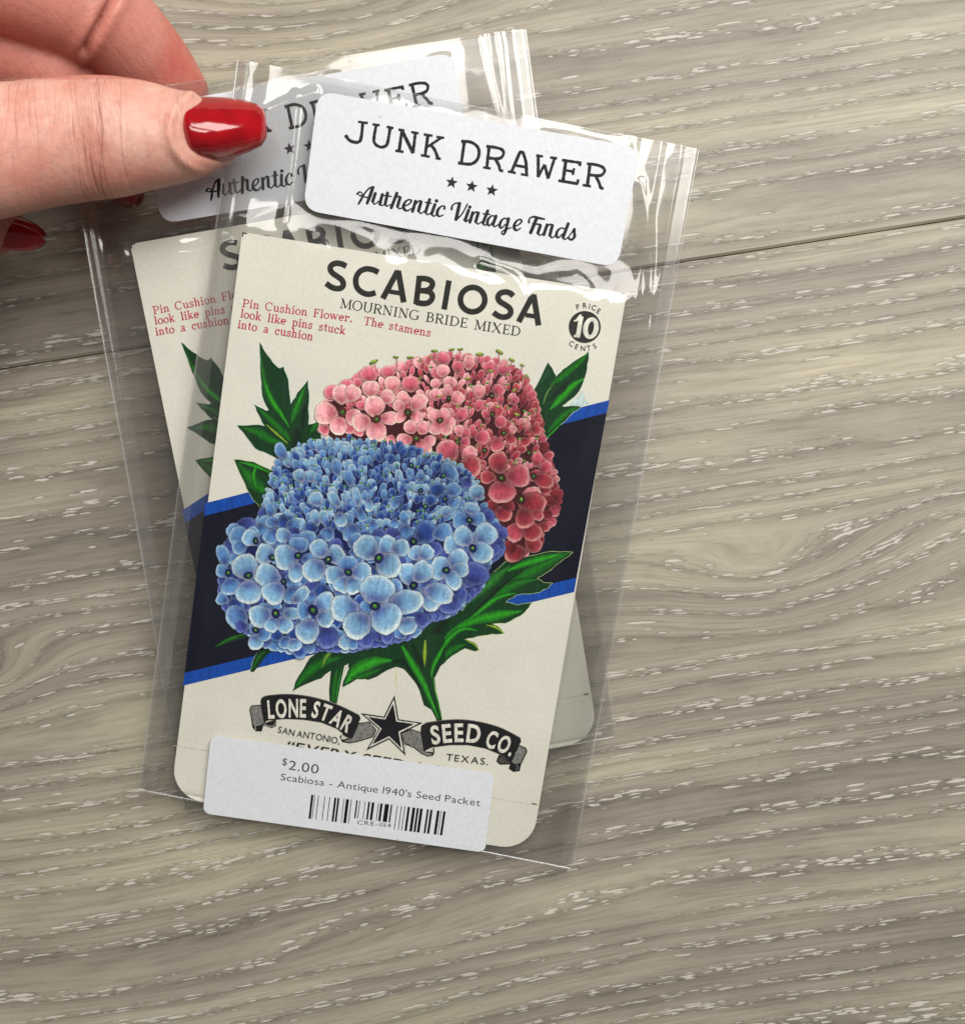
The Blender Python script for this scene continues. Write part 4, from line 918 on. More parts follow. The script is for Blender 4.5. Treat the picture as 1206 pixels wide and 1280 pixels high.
# ================================================================== CLEAR SLEEVES WITH THEIR STICKERS
def smooth(a, b, x):
    t = np.clip((x - a) / (b - a), 0, 1); return t * t * (3 - 2 * t)
def vnoise(x, y, seed, n=5, base=1.0):
    """sum of random plane waves, about -1..1"""
    r = np.random.default_rng(seed); o = 0; tot = 0
    for i in range(n * 3):
        k = base * (1.5 ** (i // 3)); a = r.uniform(0, 6.283); p = r.uniform(0, 6.283); w = 1 / (1 + i // 3)
        o = o + w * np.sin((x * math.cos(a) + y * math.sin(a)) * k + p); tot += w * 0.6
    return o / tot
def sleeve(frame, z0, corners, label, seed, label_box, ridges, group='clear packet sleeves'):
    """corners TL,TR,BR,BL in photo pixels; every point on the frame's plane.  Returns (root, surface function)"""
    root = thing('plastic_sleeve', label, 'sleeve', frame.mw, group)
    c = [frame.loc(on_plane(u, v, z0)) for u, v in corners]
    c = [np.array((p.x, p.y)) for p in c]
    lb = [np.array((p.x, p.y)) for p in (frame.loc(on_plane(u, v, z0)) for u, v in label_box)]
    lx0, lx1 = min(p[0] for p in lb), max(p[0] for p in lb); ly0, ly1 = min(p[1] for p in lb), max(p[1] for p in lb)
    ridge_loc = [([np.array((p.x, p.y)) for p in (frame.loc(on_plane(u, v, z0)) for u, v in spl(pl, 3))], a_, w_) for pl, a_, w_ in ridges]
    # inside of the label, in sleeve parameters, is pressed flat
    def hf(x, y, s, t):
        """height of the front film above the card plane; s 0..1 across, t 0..1 downwards"""
        X_, Y_ = x * 100, y * 100                      # centimetres
        h = 0.00085 + 0.00010 * vnoise(X_, Y_, seed, 3, 0.9)
        # lengthwise folds down both margins, strongest near the mouth
        amp = 0.25 + 0.75 * np.exp(-(t / 0.32) ** 2)
        for s0, w_, a_, wob_ in ((0.965, 0.007, 0.00045, 0.006), (0.925, 0.010, 0.00038, 0.010), (0.875, 0.013, 0.00028, 0.014), (0.03, 0.007, 0.00040, 0.004), (0.075, 0.012, 0.00030, 0.010)):
            c0 = s0 + wob_ * np.sin(t * 4.2 + seed + s0 * 9) - 0.04 * (s0 > 0.5) * t * t
            h = h + a_ * amp * np.exp(-np.abs((s - c0) / w_) ** 1.6)
        # soft creases along the mouth and in the gap between sticker and card
        z1 = np.exp(-(t / 0.035) ** 2); z2 = np.exp(-((t - 0.203) / 0.022) ** 2) * smooth(0.05, 0.25, s)
        fold = vnoise(X_ * 1.0, Y_ * 0.35, seed + 3, 3, 2.8); fold2 = vnoise(X_ * 0.7, Y_ * 1.5, seed + 4, 3, 2.2)
        crisp = vnoise(X_ * 0.8, Y_, seed + 6, 3, 5.5); sharp = np.abs(vnoise(X_ * 1.2, Y_ * 0.8, seed + 7, 3, 2.6))
        h = h + 0.00030 * z1 * (0.7 * fold + 0.6 * fold2 + 0.35 * crisp - 0.8 * sharp) + 0.00045 * z2 * (0.6 * fold + 0.6 * fold2 + 0.35 * crisp - 0.8 * sharp)
        h = h + 0.00006 * np.exp(-((t - 0.12) / 0.12) ** 2) * fold
        # the film rises from the sticker onto the packet
        h = h + 0.00130 * smooth(0.158, 0.222, t) * (1 - smooth(0.228, 0.34, t)) * (0.75 + 0.25 * fold2) * smooth(-0.05, 0.12, s) * (1 - 0.6 * smooth(0.86, 0.97, s))
        for pts_, a_, w_ in ridge_loc:
            best = np.full(x.shape, 1e9)
            for (p_, q_) in zip(pts_[:-1], pts_[1:]):
                d_ = q_ - p_; k_ = np.clip(((x - p_[0]) * d_[0] + (y - p_[1]) * d_[1]) / (d_ @ d_), 0, 1)
                best = np.minimum(best, np.hypot(x - p_[0] - k_ * d_[0], y - p_[1] - k_ * d_[1]))
            h = h + a_ * np.exp(-(best / w_) ** 2)
        flat = smooth(lx0 - 0.002, lx0 + 0.002, x) * (1 - smooth(lx1 - 0.002, lx1 + 0.002, x)) * smooth(ly0 - 0.0015, ly0 + 0.0015, y) * (1 - smooth(ly1 - 0.0015, ly1 + 0.0015, y))
        return h * (1 - flat) + 0.00092 * flat
    NX, NY = 230, 340
    s_ = np.linspace(0, 1, NX); t_ = np.linspace(0, 1, NY) 
    SS, TT = np.meshgrid(s_, t_)
    XY = ((1 - SS)[..., None] * ((1 - TT)[..., None] * c[0] + TT[..., None] * c[3]) + SS[..., None] * ((1 - TT)[..., None] * c[1] + TT[..., None] * c[2]))
    wig = 0.00035 * np.sin(TT * 9 + seed) * (SS - 0.5)
    XX = XY[..., 0] + wig; YY = XY[..., 1] + 0.0003 * np.sin(SS * 7 + seed) * (TT - 0.3)
    edge = smooth(0, 0.022, SS) * (1 - smooth(0.978, 1.0, SS)) * (1 - smooth(0.978, 1.0, TT))
    hfront = hf(XX, YY, SS, TT)
    zf = -0.0003 + (hfront + 0.0003) * edge + 0.00045 * (1 - smooth(0.0, 0.03, TT)) * 0
    zb = -0.0009 * edge - 0.0003 - 0.0001 * edge * np.abs(vnoise(XX * 100, YY * 100, seed + 8, 3, 1.2))
    idx = np.arange(NX * NY).reshape(NY, NX)
    q = np.stack([idx[:-1, :-1], idx[1:, :-1], idx[1:, 1:], idx[:-1, 1:]], -1).reshape(-1, 4)
    for nm, zz, st in (('front_film', zf, 1), ('rear_film', zb, 2)):
        x_, y_, z_ = XX[::st, ::st], YY[::st, ::st], zz[::st, ::st]
        ii = np.arange(x_.size).reshape(x_.shape)
        qq = np.stack([ii[:-1, :-1], ii[1:, :-1], ii[1:, 1:], ii[:-1, 1:]], -1).reshape(-1, 4)
        me = bpy.data.meshes.new(nm); me.from_pydata(np.stack([x_, y_, z_], -1).reshape(-1, 3).tolist(), [], qq.tolist())
        me.materials.append(M_FILM if st == 1 else M_REAR); me.shade_smooth(); me.update()
        link(bpy.data.objects.new(nm, me), root)
    # welded seams: raised narrow strips along both sides and the foot
    def strip(name, pts, w, mtl):
        v = []; f = []
        P_ = np.array(pts); d = np.gradient(P_, axis=0); d /= np.linalg.norm(d, axis=1)[:, None]; nn = np.stack([-d[:, 1], d[:, 0]], 1)
        for (p, m_) in zip(P_, nn):
            v += [(p[0] - m_[0] * w, p[1] - m_[1] * w, -0.00028), (p[0], p[1], -0.00010), (p[0] + m_[0] * w, p[1] + m_[1] * w, -0.00028)]
        for i in range(len(P_) - 1):
            for k in (0, 1): f.append((3 * i + k, 3 * i + k + 1, 3 * i + 4 + k, 3 * i + 3 + k))
        return mesh_obj(name, v, f, mtl, root, smooth=True)
    strip('side_seam', np.stack([XX[:, 0], YY[:, 0]], 1)[::8], 0.00022, M_SEAM)
    strip('side_seam', np.stack([XX[:, -1], YY[:, -1]], 1)[::8], 0.00022, M_SEAM)
    def band(pts, w, off):
        P_ = np.array(pts); d = np.gradient(P_, axis=0); d /= np.linalg.norm(d, axis=1)[:, None]; nn = np.stack([-d[:, 1], d[:, 0]], 1)
        v = []; f = []
        for p, m_ in zip(P_, nn): v += [(*(p + m_ * off), 0.00012), (*(p + m_ * (off + w)), 0.00026)]
        for i in range(len(P_) - 1): f.append((2 * i, 2 * i + 1, 2 * i + 3, 2 * i + 2))
        return mesh_obj('folded_margin', v, f, M_MARG, root, smooth=True)
    band(np.stack([XX[:, 0], YY[:, 0]], 1)[::8], 0.0028, 0.0004)
    band(np.stack([XX[:, -1], YY[:, -1]], 1)[::8], -0.0022, -0.0004)
    strip('bottom_seam', np.stack([XX[-1, :], YY[-1, :]], 1)[::6], 0.00022, M_SEAM)
    strip('mouth_edge', np.stack([XX[0, :], YY[0, :]], 1)[::6], 0.00014, M_SEAM)
    return root
LBOX_F = [(399, 115), (799, 186), (771, 335), (380, 263)]
SF = sleeve(FRONT, ZF, [(297, 75), (873, 187), (716, 1087), (173, 988)], 'clear crinkled plastic sleeve on top, holding the fully visible packet, with its price sticker at the bottom', 3, [(402, 122), (792, 190), (768, 330), (384, 262)],
            [([(318, 150), (352, 132), (396, 118)], 0.0005, 0.0008), ([(372, 120), (366, 190), (356, 280)], 0.0005, 0.0007), ([(600, 330), (640, 345), (655, 372)], 0.0005, 0.0007), ([(800, 230), (812, 330), (806, 430)], 0.0004, 0.0009)])
SF['label'] = 'front clear plastic sleeve carrying the white barcode price sticker along its bottom'
LBOX_B = [(182, 134), (568, 66), (590, 213), (192, 283)]
SB = sleeve(BACK, ZB, [(77, 127), (657, 36), (768, 922), (232, 1015)], 'rear clear plastic sleeve pinched under the red thumbnail, tilted to the left', 12, [(190, 136), (568, 72), (592, 208), (200, 280)],
            [([(168, 280), (188, 289), (215, 291), (255, 282), (300, 270)], 0.0007, 0.0008), ([(196, 316), (240, 316), (285, 302)], 0.0005, 0.0008), ([(285, 196), (283, 240), (278, 300)], 0.0004, 0.0006), ([(600, 50), (606, 90), (622, 150)], 0.0006, 0.0010), ([(160, 535), (185, 520), (205, 512)], 0.0003, 0.0010)])

# sticker outlines and lettering (traced on the front sleeve, reused on the rear one)
def Lz(dz):
    def f(u, v): return L(u, v)
    return f
def label_outline(box, r, mapf):
    p = [np.array(mapf(*q)) for q in box]                 # TL TR BR BL -> rounded quad, counter-clockwise
    p = [p[3], p[2], p[1], p[0]]
    out = []
    for i in range(4):
        a, b, c_ = p[i - 1], p[i], p[(i + 1) % 4]
        d1 = (a - b) / np.linalg.norm(a - b); d2 = (c_ - b) / np.linalg.norm(c_ - b)
        for k in range(9):
            t = k / 8; q0 = b + d1 * r; q1 = b + d2 * r
            # circular-looking quadratic corner
            pt = (1 - t) ** 2 * q0 + 2 * t * (1 - t) * (b * 0.9 + (q0 + q1) / 2 * 0.1) + t * t * q1
            out.append((pt[0], pt[1]))
    return out
ZT = 0.00100
name_label = slab('name_sticker', label_outline(LBOX_F, 0.0030, L), ZT, ZT + 0.00009, M_LABEL, SF)
T = Print(ZT + 0.00011, 2.0e-7)
INK = C(38, 38, 42)
Z1 = zoom(420, 140, 6.7); Z2 = zoom(590, 160, 6.347)
rj = random.Random(4)
def tw(z, pts, w=4.0, sm=0):
    q = zl(z, pts)
    if sm: q = spl(q, sm)
    # typewriter ink: slightly ragged width
    o = []
    for i in range(len(q) - 1):
        n_ = max(1, int(math.hypot(q[i + 1][0] - q[i][0], q[i + 1][1] - q[i][1]) / 1.6))
        for k in range(n_): o.append((q[i][0] + (q[i + 1][0] - q[i][0]) * k / n_, q[i][1] + (q[i + 1][1] - q[i][1]) * k / n_))
    o.append(q[-1])
    T.stroke(o, [w * rj.uniform(0.9, 1.12) for _ in o], INK, smooth=0 if len(o) == 2 else 1)
def slabs(z, *ss):
    for a, b in ss: tw(z, [a, b], 3.2)
slabs(Z1, ((190, 92), (272, 103)), ((310, 113), (372, 121)), ((428, 134), (486, 146)), ((526, 157), (578, 166)), ((632, 178), (695, 188)), ((500, 332), (570, 344)), ((737, 197), (812, 209)), ((842, 217), (908, 227)), ((712, 370), (788, 384)), ((835, 394), (880, 403)))
tw(Z1, [(230, 98), (218, 215), (200, 258), (160, 262), (118, 246), (94, 214)], 4.0, 4); T.disc(*Z1(93, 214), 2.5, INK)
tw(Z1, [(342, 118), (322, 235), (336, 280), (380, 303), (424, 290), (441, 245), (458, 142)], 4.0, 4)
tw(Z1, [(556, 162), (532, 338)]); tw(Z1, [(553, 160), (650, 355)], 4.4); tw(Z1, [(668, 184), (648, 352)], 3.8)
tw(Z1, [(772, 204), (748, 378)]); tw(Z1, [(885, 224), (770, 300)], 3.4); tw(Z1, [(794, 284), (828, 325), (856, 398)], 4.0, 3)
tw(Z1, [(1075, 260), (1050, 438)]); tw(Z1, [(1048, 254), (1130, 262), (1184, 300), (1198, 352), (1180, 410), (1125, 445), (1022, 434)], 4.0, 4)
slabs(Z2, ((85, 320), (148, 329)), ((282, 352), (345, 365)), ((385, 374), (443, 384)), ((505, 226), (560, 234)), ((615, 242), (672, 250)), ((872, 459), (938, 470)))
tw(Z2, [(135, 160), (116, 325)]); tw(Z2, [(112, 154), (185, 163), (238, 182), (248, 217), (215, 250), (130, 246)], 3.8, 4); tw(Z2, [(182, 250), (212, 305), (222, 342), (246, 348)], 4.0, 3)
tw(Z2, [(376, 204), (312, 354)]); tw(Z2, [(370, 206), (388, 199), (404, 210), (426, 285), (430, 378)], 4.0, 3); tw(Z2, [(335, 303), (428, 319)], 3.4)
tw(Z2, [(522, 232), (522, 398)]); tw(Z2, [(520, 398), (572, 296)], 3.4); tw(Z2, [(572, 300), (602, 410)]); tw(Z2, [(600, 408), (650, 250)], 3.6)
tw(Z2, [(708, 262), (860, 285)], 3.6); tw(Z2, [(854, 275), (849, 310)], 3.6); tw(Z2, [(740, 268), (717, 432)], 4.4); tw(Z2, [(680, 424), (836, 450)], 3.8); tw(Z2, [(838, 414), (830, 450)], 3.6); tw(Z2, [(728, 342), (800, 353)], 3.4); tw(Z2, [(805, 326), (794, 380)], 3.2)
tw(Z2, [(930, 295), (910, 462)]); tw(Z2, [(905, 291), (980, 300), (1034, 322), (1044, 355), (1010, 385), (925, 379)], 3.8, 4); tw(Z2, [(975, 386), (1002, 442), (1015, 480), (1038, 487)], 4.0, 3)
T.build('brand_lettering', SF).parent = name_label
T2 = Print(ZT + 0.00011, 2.0e-7)
for cx_, cy_ in ((564.8, 229.3), (589.6, 234.2), (614.7, 239.0)):
    pts = []
    for k in range(10):
        a = -math.pi / 2 + k * math.pi / 5 + 0.16; rr = 8.0 if k % 2 == 0 else 3.5
        pts.append((cx_ + rr * math.cos(a), cy_ + rr * math.sin(a)))
    T2.poly(pts, INK)
T2.build('star_row', SF).parent = name_label
T = Print(ZT + 0.00011, 2.0e-7)
Z3 = zoom(440, 220, 8.04); Zq = zoom(580, 240, 7.5375)
def br(z, pts, w): T.stroke(zl(z, pts), w * 1.15 if not isinstance(w, list) else [q * 1.15 for q in w], INK, smooth=0 if (len(pts) == 2 and not isinstance(w, list)) else 5, cap=1)
def blob(z, x, y, r): T.disc(*z(x, y), r, INK)
B_, M__, N_ = 3.5, 2.3, 1.6
br(Z3, [(222, 120), (175, 135), (130, 190), (95, 250), (72, 290)], [2.6, 1.9, 2.0, 2.8, 2.0]); br(Z3, [(215, 125), (190, 200), (158, 282)], [3.4, 4.0, 3.2]); br(Z3, [(62, 188), (85, 168), (112, 188), (110, 205), (85, 205)], [2.8, 1.6, 1.4, 1.4, 2.2]); br(Z3, [(110, 215), (185, 228)], N_)
br(Z3, [(240, 185), (214, 262)], B_); br(Z3, [(214, 262), (232, 292), (272, 262)], [2.4, 1.6, 1.5]); br(Z3, [(310, 195), (285, 290)], B_); br(Z3, [(285, 290), (308, 306), (338, 285)], [2.4, 1.6, 1.4])
br(Z3, [(362, 180), (338, 292)], B_); br(Z3, [(330, 203), (398, 214)], N_); br(Z3, [(338, 292), (355, 312), (390, 295)], [2.4, 1.6, 1.4])
br(Z3, [(455, 182), (400, 326)], B_); br(Z3, [(425, 255), (465, 213), (488, 222)], [1.4, 1.8, 2.4]); br(Z3, [(488, 225), (462, 312)], B_); br(Z3, [(462, 312), (482, 338), (520, 318)], [2.4, 1.6, 1.4])
br(Z3, [(522, 312), (575, 292), (600, 258), (575, 246), (540, 268), (520, 312), (532, 345), (562, 356), (600, 335)], [1.4, 1.7, 2.2, 1.7, 2.6, 3.5, 3.2, 1.9, 1.4])
br(Z3, [(642, 262), (612, 362)], B_); br(Z3, [(635, 300), (675, 259), (698, 266)], [1.4, 1.8, 2.4]); br(Z3, [(698, 268), (672, 356)], B_); br(Z3, [(672, 356), (694, 384), (728, 362)], [2.4, 1.6, 1.4])
br(Z3, [(782, 246), (742, 370)], B_); br(Z3, [(740, 272), (800, 282)], N_); br(Z3, [(742, 370), (760, 396), (795, 376)], [2.4, 1.6, 1.4])
br(Z3, [(835, 296), (802, 388)], B_); blob(Z3, 852, 258, 2.3); br(Z3, [(802, 388), (825, 412), (852, 392)], [2.4, 1.6, 1.4])
br(Z3, [(930, 335), (932, 312), (900, 312), (866, 348), (858, 390), (880, 413), (918, 398)], [2.8, 1.7, 1.8, 3.2, 3.2, 1.9, 1.4])
br(Z3, [(1002, 342), (1010, 305), (1045, 281), (1082, 285)], [2.6, 1.8, 1.6, 2.4]); br(Z3, [(1082, 285), (1046, 442)], 3.8); br(Z3, [(1050, 445), (1105, 390), (1160, 292)], [2.2, 1.7, 1.7])
br(Z3, [(1172, 352), (1138, 450)], B_); blob(Z3, 1184, 320, 2.2); br(Zq, [(2, 266), (18, 286), (44, 268)], [2.4, 1.6, 1.4])
br(Zq, [(82, 202), (56, 290)], B_); br(Zq, [(75, 232), (110, 196), (134, 203)], [1.4, 1.8, 2.4]); br(Zq, [(134, 205), (110, 284)], B_); br(Zq, [(110, 284), (130, 308), (162, 288)], [2.4, 1.6, 1.4])
br(Zq, [(222, 186), (178, 298)], B_); br(Zq, [(180, 212), (242, 218)], N_); br(Zq, [(178, 298), (194, 320), (226, 300)], [2.4, 1.6, 1.4])
br(Zq, [(290, 240), (262, 230), (228, 262), (220, 305), (240, 322), (268, 290)], [1.6, 1.7, 2.8, 3.2, 1.8, 1.4]); br(Zq, [(300, 234), (272, 312)], B_); br(Zq, [(272, 312), (288, 333), (322, 312)], [2.4, 1.6, 1.4])
br(Zq, [(405, 264), (378, 254), (345, 285), (335, 328), (354, 345), (384, 312)], [1.6, 1.7, 2.8, 3.2, 1.8, 1.4]); br(Zq, [(418, 258), (392, 362), (376, 402), (355, 396), (362, 374), (440, 342)], [3.4, 3.2, 2.2, 1.8, 1.5, 1.4])
br(Zq, [(470, 332), (515, 312), (542, 280), (518, 265), (484, 290), (468, 332), (480, 360), (500, 366), (530, 346)], [1.4, 1.7, 2.2, 1.7, 2.6, 3.3, 3.1, 1.9, 1.4])
br(Zq, [(608, 292), (615, 255), (655, 240), (700, 252), (755, 262)], [2.6, 1.8, 2.2, 2.8, 1.8]); br(Zq, [(680, 255), (625, 388)], 3.8); br(Zq, [(645, 305), (715, 312)], 1.8)
br(Zq, [(716, 322), (692, 392)], B_); br(Zq, [(692, 392), (710, 414), (738, 396)], [2.4, 1.6, 1.4])
br(Zq, [(778, 316), (748, 408)], B_); br(Zq, [(768, 346), (805, 311), (828, 320)], [1.4, 1.8, 2.4]); br(Zq, [(828, 322), (804, 412)], B_); br(Zq, [(804, 412), (824, 437), (856, 416)], [2.4, 1.6, 1.4])
br(Zq, [(940, 352), (908, 346), (874, 376), (866, 418), (884, 436), (920, 402)], [1.6, 1.7, 2.8, 3.2, 1.8, 1.4]); br(Zq, [(976, 306), (928, 432)], B_); br(Zq, [(928, 432), (944, 452), (975, 432)], [2.4, 1.6, 1.4])
br(Zq, [(975, 432), (1012, 385), (1034, 352), (1034, 395), (1036, 425), (1008, 456), (982, 442)], [1.4, 1.6, 2.4, 3.0, 3.2, 2.4, 2.6])
T.build('tagline_lettering', SF).parent = name_label

# price sticker at the foot of the front sleeve
ps = slab('price_sticker', label_outline([(265.5, 917), (618, 964.5), (606, 1063), (255.5, 1014)], 0.0016, L), 0.00100, 0.00109, M_LABEL, SF)
T = Print(0.00111, 2.0e-7)
G1 = C(70, 70, 72)
Zs = zoom(340, 930, 7.5375); Zt = zoom(470, 950, 7.5375)
text(T, '$', [Zs(103, 178), Zs(150, 184)], 8.6, G1)
text(T, '2.00', [Zs(162, 222), Zs(442, 263)], 11.4, G1, gap=0.10)
text(T, "Scabiosa - Antique 1940's Seed Packet", [Zs(90, 322), Zt(980, 416)], 8.4, G1, gap=0.09, space=0.30)
text(T, 'CRE-1114', [Zs(808, 735), Zs(1124, 768)], 5.2, G1, gap=0.17)
T.build('price_lettering', SF).parent = ps
T = Print(0.00111, 2.0e-7)
tl, tr, bl_, br_ = np.array((390.5, 990.8)), np.array((557.2, 1011.8)), np.array((387.0, 1020.6)), np.array((552.8, 1041.6))
bars = [(375, 396), (405, 411), (440, 447), (500, 507), (546, 553), (592, 612), (622, 640), (680, 686), (702, 730), (748, 755), (798, 812), (828, 835), (878, 884), (910, 928), (944, 968), (1003, 1010), (1024, 1046), (1066, 1106), (1122, 1136), (1180, 1187)]
bars = [((a - 377) / 1258.0, (b - 377) / 1258.0) for a, b in bars]
more = [(238, 245), (270, 277), (300, 322), (345, 372), (385, 405), (416, 442), (480, 498), (512, 534), (575, 600), (612, 618), (634, 656)]
o2 = (470 - 340) * 7.5375
bars += [((a + o2 - 377) / 1258.0, (b + o2 - 377) / 1258.0) for a, b in more]
for a, b in bars:
    short = 0.33 < a < 0.60
    f0 = lambda t, k: tuple((tl + (tr - tl) * t) * (1 - k) + (bl_ + (br_ - bl_) * t) * k)
    kk = 0.74 if short else 1.0
    T.poly([f0(a, 0), f0(b, 0), f0(b, kk), f0(a, kk)], C(22, 22, 24))
T.build('barcode', SF).parent = ps
for o in (ps, name_label):
    for ch in o.children: ch.matrix_parent_inverse = Matrix.Identity(4)
# the rear sleeve carries the same name sticker: copy it, turned to sit on the rear sleeve
pf = np.array([L(*q) for q in LBOX_F]); pb = np.array([(lambda w: (w.x, w.y))(BACK.loc(on_plane(u, v, ZB + 0.0010))) for u, v in LBOX_B])
a_f = math.atan2(*(pf[1] - pf[0])[::-1]); a_b = math.atan2(*(pb[1] - pb[0])[::-1])
da = a_b - a_f
mr = Matrix.Rotation(da, 4, 'Z'); fx = pf.mean(0); bx = pb.mean(0)
r0 = mr @ Vector((fx[0], fx[1], 0))
nl = name_label.copy(); COL.objects.link(nl); nl.parent = SB
nl.matrix_parent_inverse = Matrix.Identity(4)
nl.matrix_basis = Matrix.Translation((bx[0] - r0.x, bx[1] - r0.y, 0)) @ mr
for ch in name_label.children:
    c = ch.copy(); COL.objects.link(c); c.parent = nl; c.matrix_parent_inverse = Matrix.Identity(4)

# ================================================================== HAND
def m_skin():
    m, nt, out = mat('skin')
    tc = N(nt, 'ShaderNodeTexCoord').outputs['Object']
    a = N(nt, 'ShaderNodeAttribute', _attribute_name='flush_shade')
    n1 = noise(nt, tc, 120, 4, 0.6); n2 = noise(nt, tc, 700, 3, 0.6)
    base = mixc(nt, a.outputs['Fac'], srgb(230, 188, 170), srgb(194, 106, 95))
    c = mixc(nt, ramp(nt, n1.outputs[0], [(0.36, g(0.0)), (0.64, g(0.70))]), base, srgb(208, 136, 120))
    c = mixc(nt, 1.0, c, ramp(nt, n2.outputs[0], [(0.3, g(0.90)), (0.7, g(1.06))]), 'MULTIPLY')
    b = N(nt, 'ShaderNodeBsdfPrincipled', Roughness=0.42)
    b.inputs['Subsurface Weight'].default_value = 0.35
    b.inputs['Subsurface Radius'].default_value = (1.0, 0.35, 0.18); b.inputs['Subsurface Scale'].default_value = 0.0025
    b.inputs['Specular IOR Level'].default_value = 0.42
    LK(nt, c, b.inputs['Base Color'])
    # fine skin relief: crossing furrows
    v1 = noise(nt, mapping(nt, tc, (1, 0.35, 0.6), (0, 0, 0.25)), 2600, 3, 0.6); v2 = noise(nt, mapping(nt, tc, (0.4, 1, 0.6), (0, 0, 0.2)), 2300, 3, 0.6)
    vor = N(nt, 'ShaderNodeTexVoronoi', _feature='DISTANCE_TO_EDGE'); vor.inputs['Scale'].default_value = 1400; LK(nt, tc, vor.inputs['Vector'])
    cells = ramp(nt, vor.outputs[0], [(0.0, g(0.0)), (0.12, g(1.0))])
    hgt = math_(nt, 'ADD', math_(nt, 'ADD', math_(nt, 'MULTIPLY', v1.outputs[0], 0.6), math_(nt, 'MULTIPLY', v2.outputs[0], 0.5)), math_(nt, 'MULTIPLY', cells, 0.14))
    bp = N(nt, 'ShaderNodeBump', Strength=0.42, Distance=0.00028); LK(nt, hgt, bp.inputs['Height'])
    # creases across the joint: long irregular furrows, curved like the knuckle
    cr = N(nt, 'ShaderNodeAttribute', _attribute_name='crease')
    sp = N(nt, 'ShaderNodeSeparateXYZ'); LK(nt, tc, sp.inputs[0])
    yy = math_(nt, 'SUBTRACT', sp.outputs[1], 0.071)
    xx = math_(nt, 'ADD', sp.outputs[0], math_(nt, 'ADD', math_(nt, 'MULTIPLY', math_(nt, 'MULTIPLY', yy, yy), 14.0), math_(nt, 'MULTIPLY', yy, 0.16)))
    def fur(kx, ky, z, lo):
        cb = N(nt, 'ShaderNodeCombineXYZ'); LK(nt, math_(nt, 'MULTIPLY', xx, kx), cb.inputs[0]); LK(nt, math_(nt, 'MULTIPLY', yy, ky), cb.inputs[1]); cb.inputs[2].default_value = z
        nn_ = noise(nt, cb.outputs[0], 1.0, 2, 0.5)
        r_ = math_(nt, 'ABSOLUTE', math_(nt, 'SUBTRACT', nn_.outputs[0], 0.5))
        return ramp(nt, r_, [(0.0, g(0.0)), (lo, g(1.0))])
    f1 = fur(300, 34, 1.3, 0.05); f2 = fur(900, 110, 4.1, 0.06); f3 = fur(260, 30, 7.7, 0.03)
    tot = math_(nt, 'ADD', math_(nt, 'ADD', math_(nt, 'MULTIPLY', f1, 1.3), math_(nt, 'MULTIPLY', f2, 0.32)), math_(nt, 'MULTIPLY', f3, 0.6))
    hh = math_(nt, 'MULTIPLY', tot, cr.outputs['Fac'])
    bp2 = N(nt, 'ShaderNodeBump', Strength=0.75, Distance=0.00028); LK(nt, hh, bp2.inputs['Height']); LK(nt, bp.outputs[0], bp2.inputs['Normal'])
    LK(nt, bp2.outputs[0], b.inputs['Normal']); LK(nt, b.outputs[0], out.inputs[0])
    return m
M_SKIN = m_skin()
def m_polish():
    m, nt, out = mat('red_nail_polish')
    tc = N(nt, 'ShaderNodeTexCoord').outputs['Object']
    n1 = noise(nt, tc, 220, 3)
    c = ramp(nt, n1.outputs[0], [(0.3, srgb(140, 4, 14)), (0.7, srgb(172, 8, 22))])
    b = N(nt, 'ShaderNodeBsdfPrincipled', Roughness=0.13)
    b.inputs['Coat Weight'].default_value = 0.6; b.inputs['Coat Roughness'].default_value = 0.06
    LK(nt, c, b.inputs['Base Color'])
    bp = N(nt, 'ShaderNodeBump', Strength=0.12, Distance=0.0006); LK(nt, n1.outputs[0], bp.inputs['Height']); LK(nt, bp.outputs[0], b.inputs['Normal'])
    LK(nt, b.outputs[0], out.inputs[0]); return m
M_POL = m_polish()

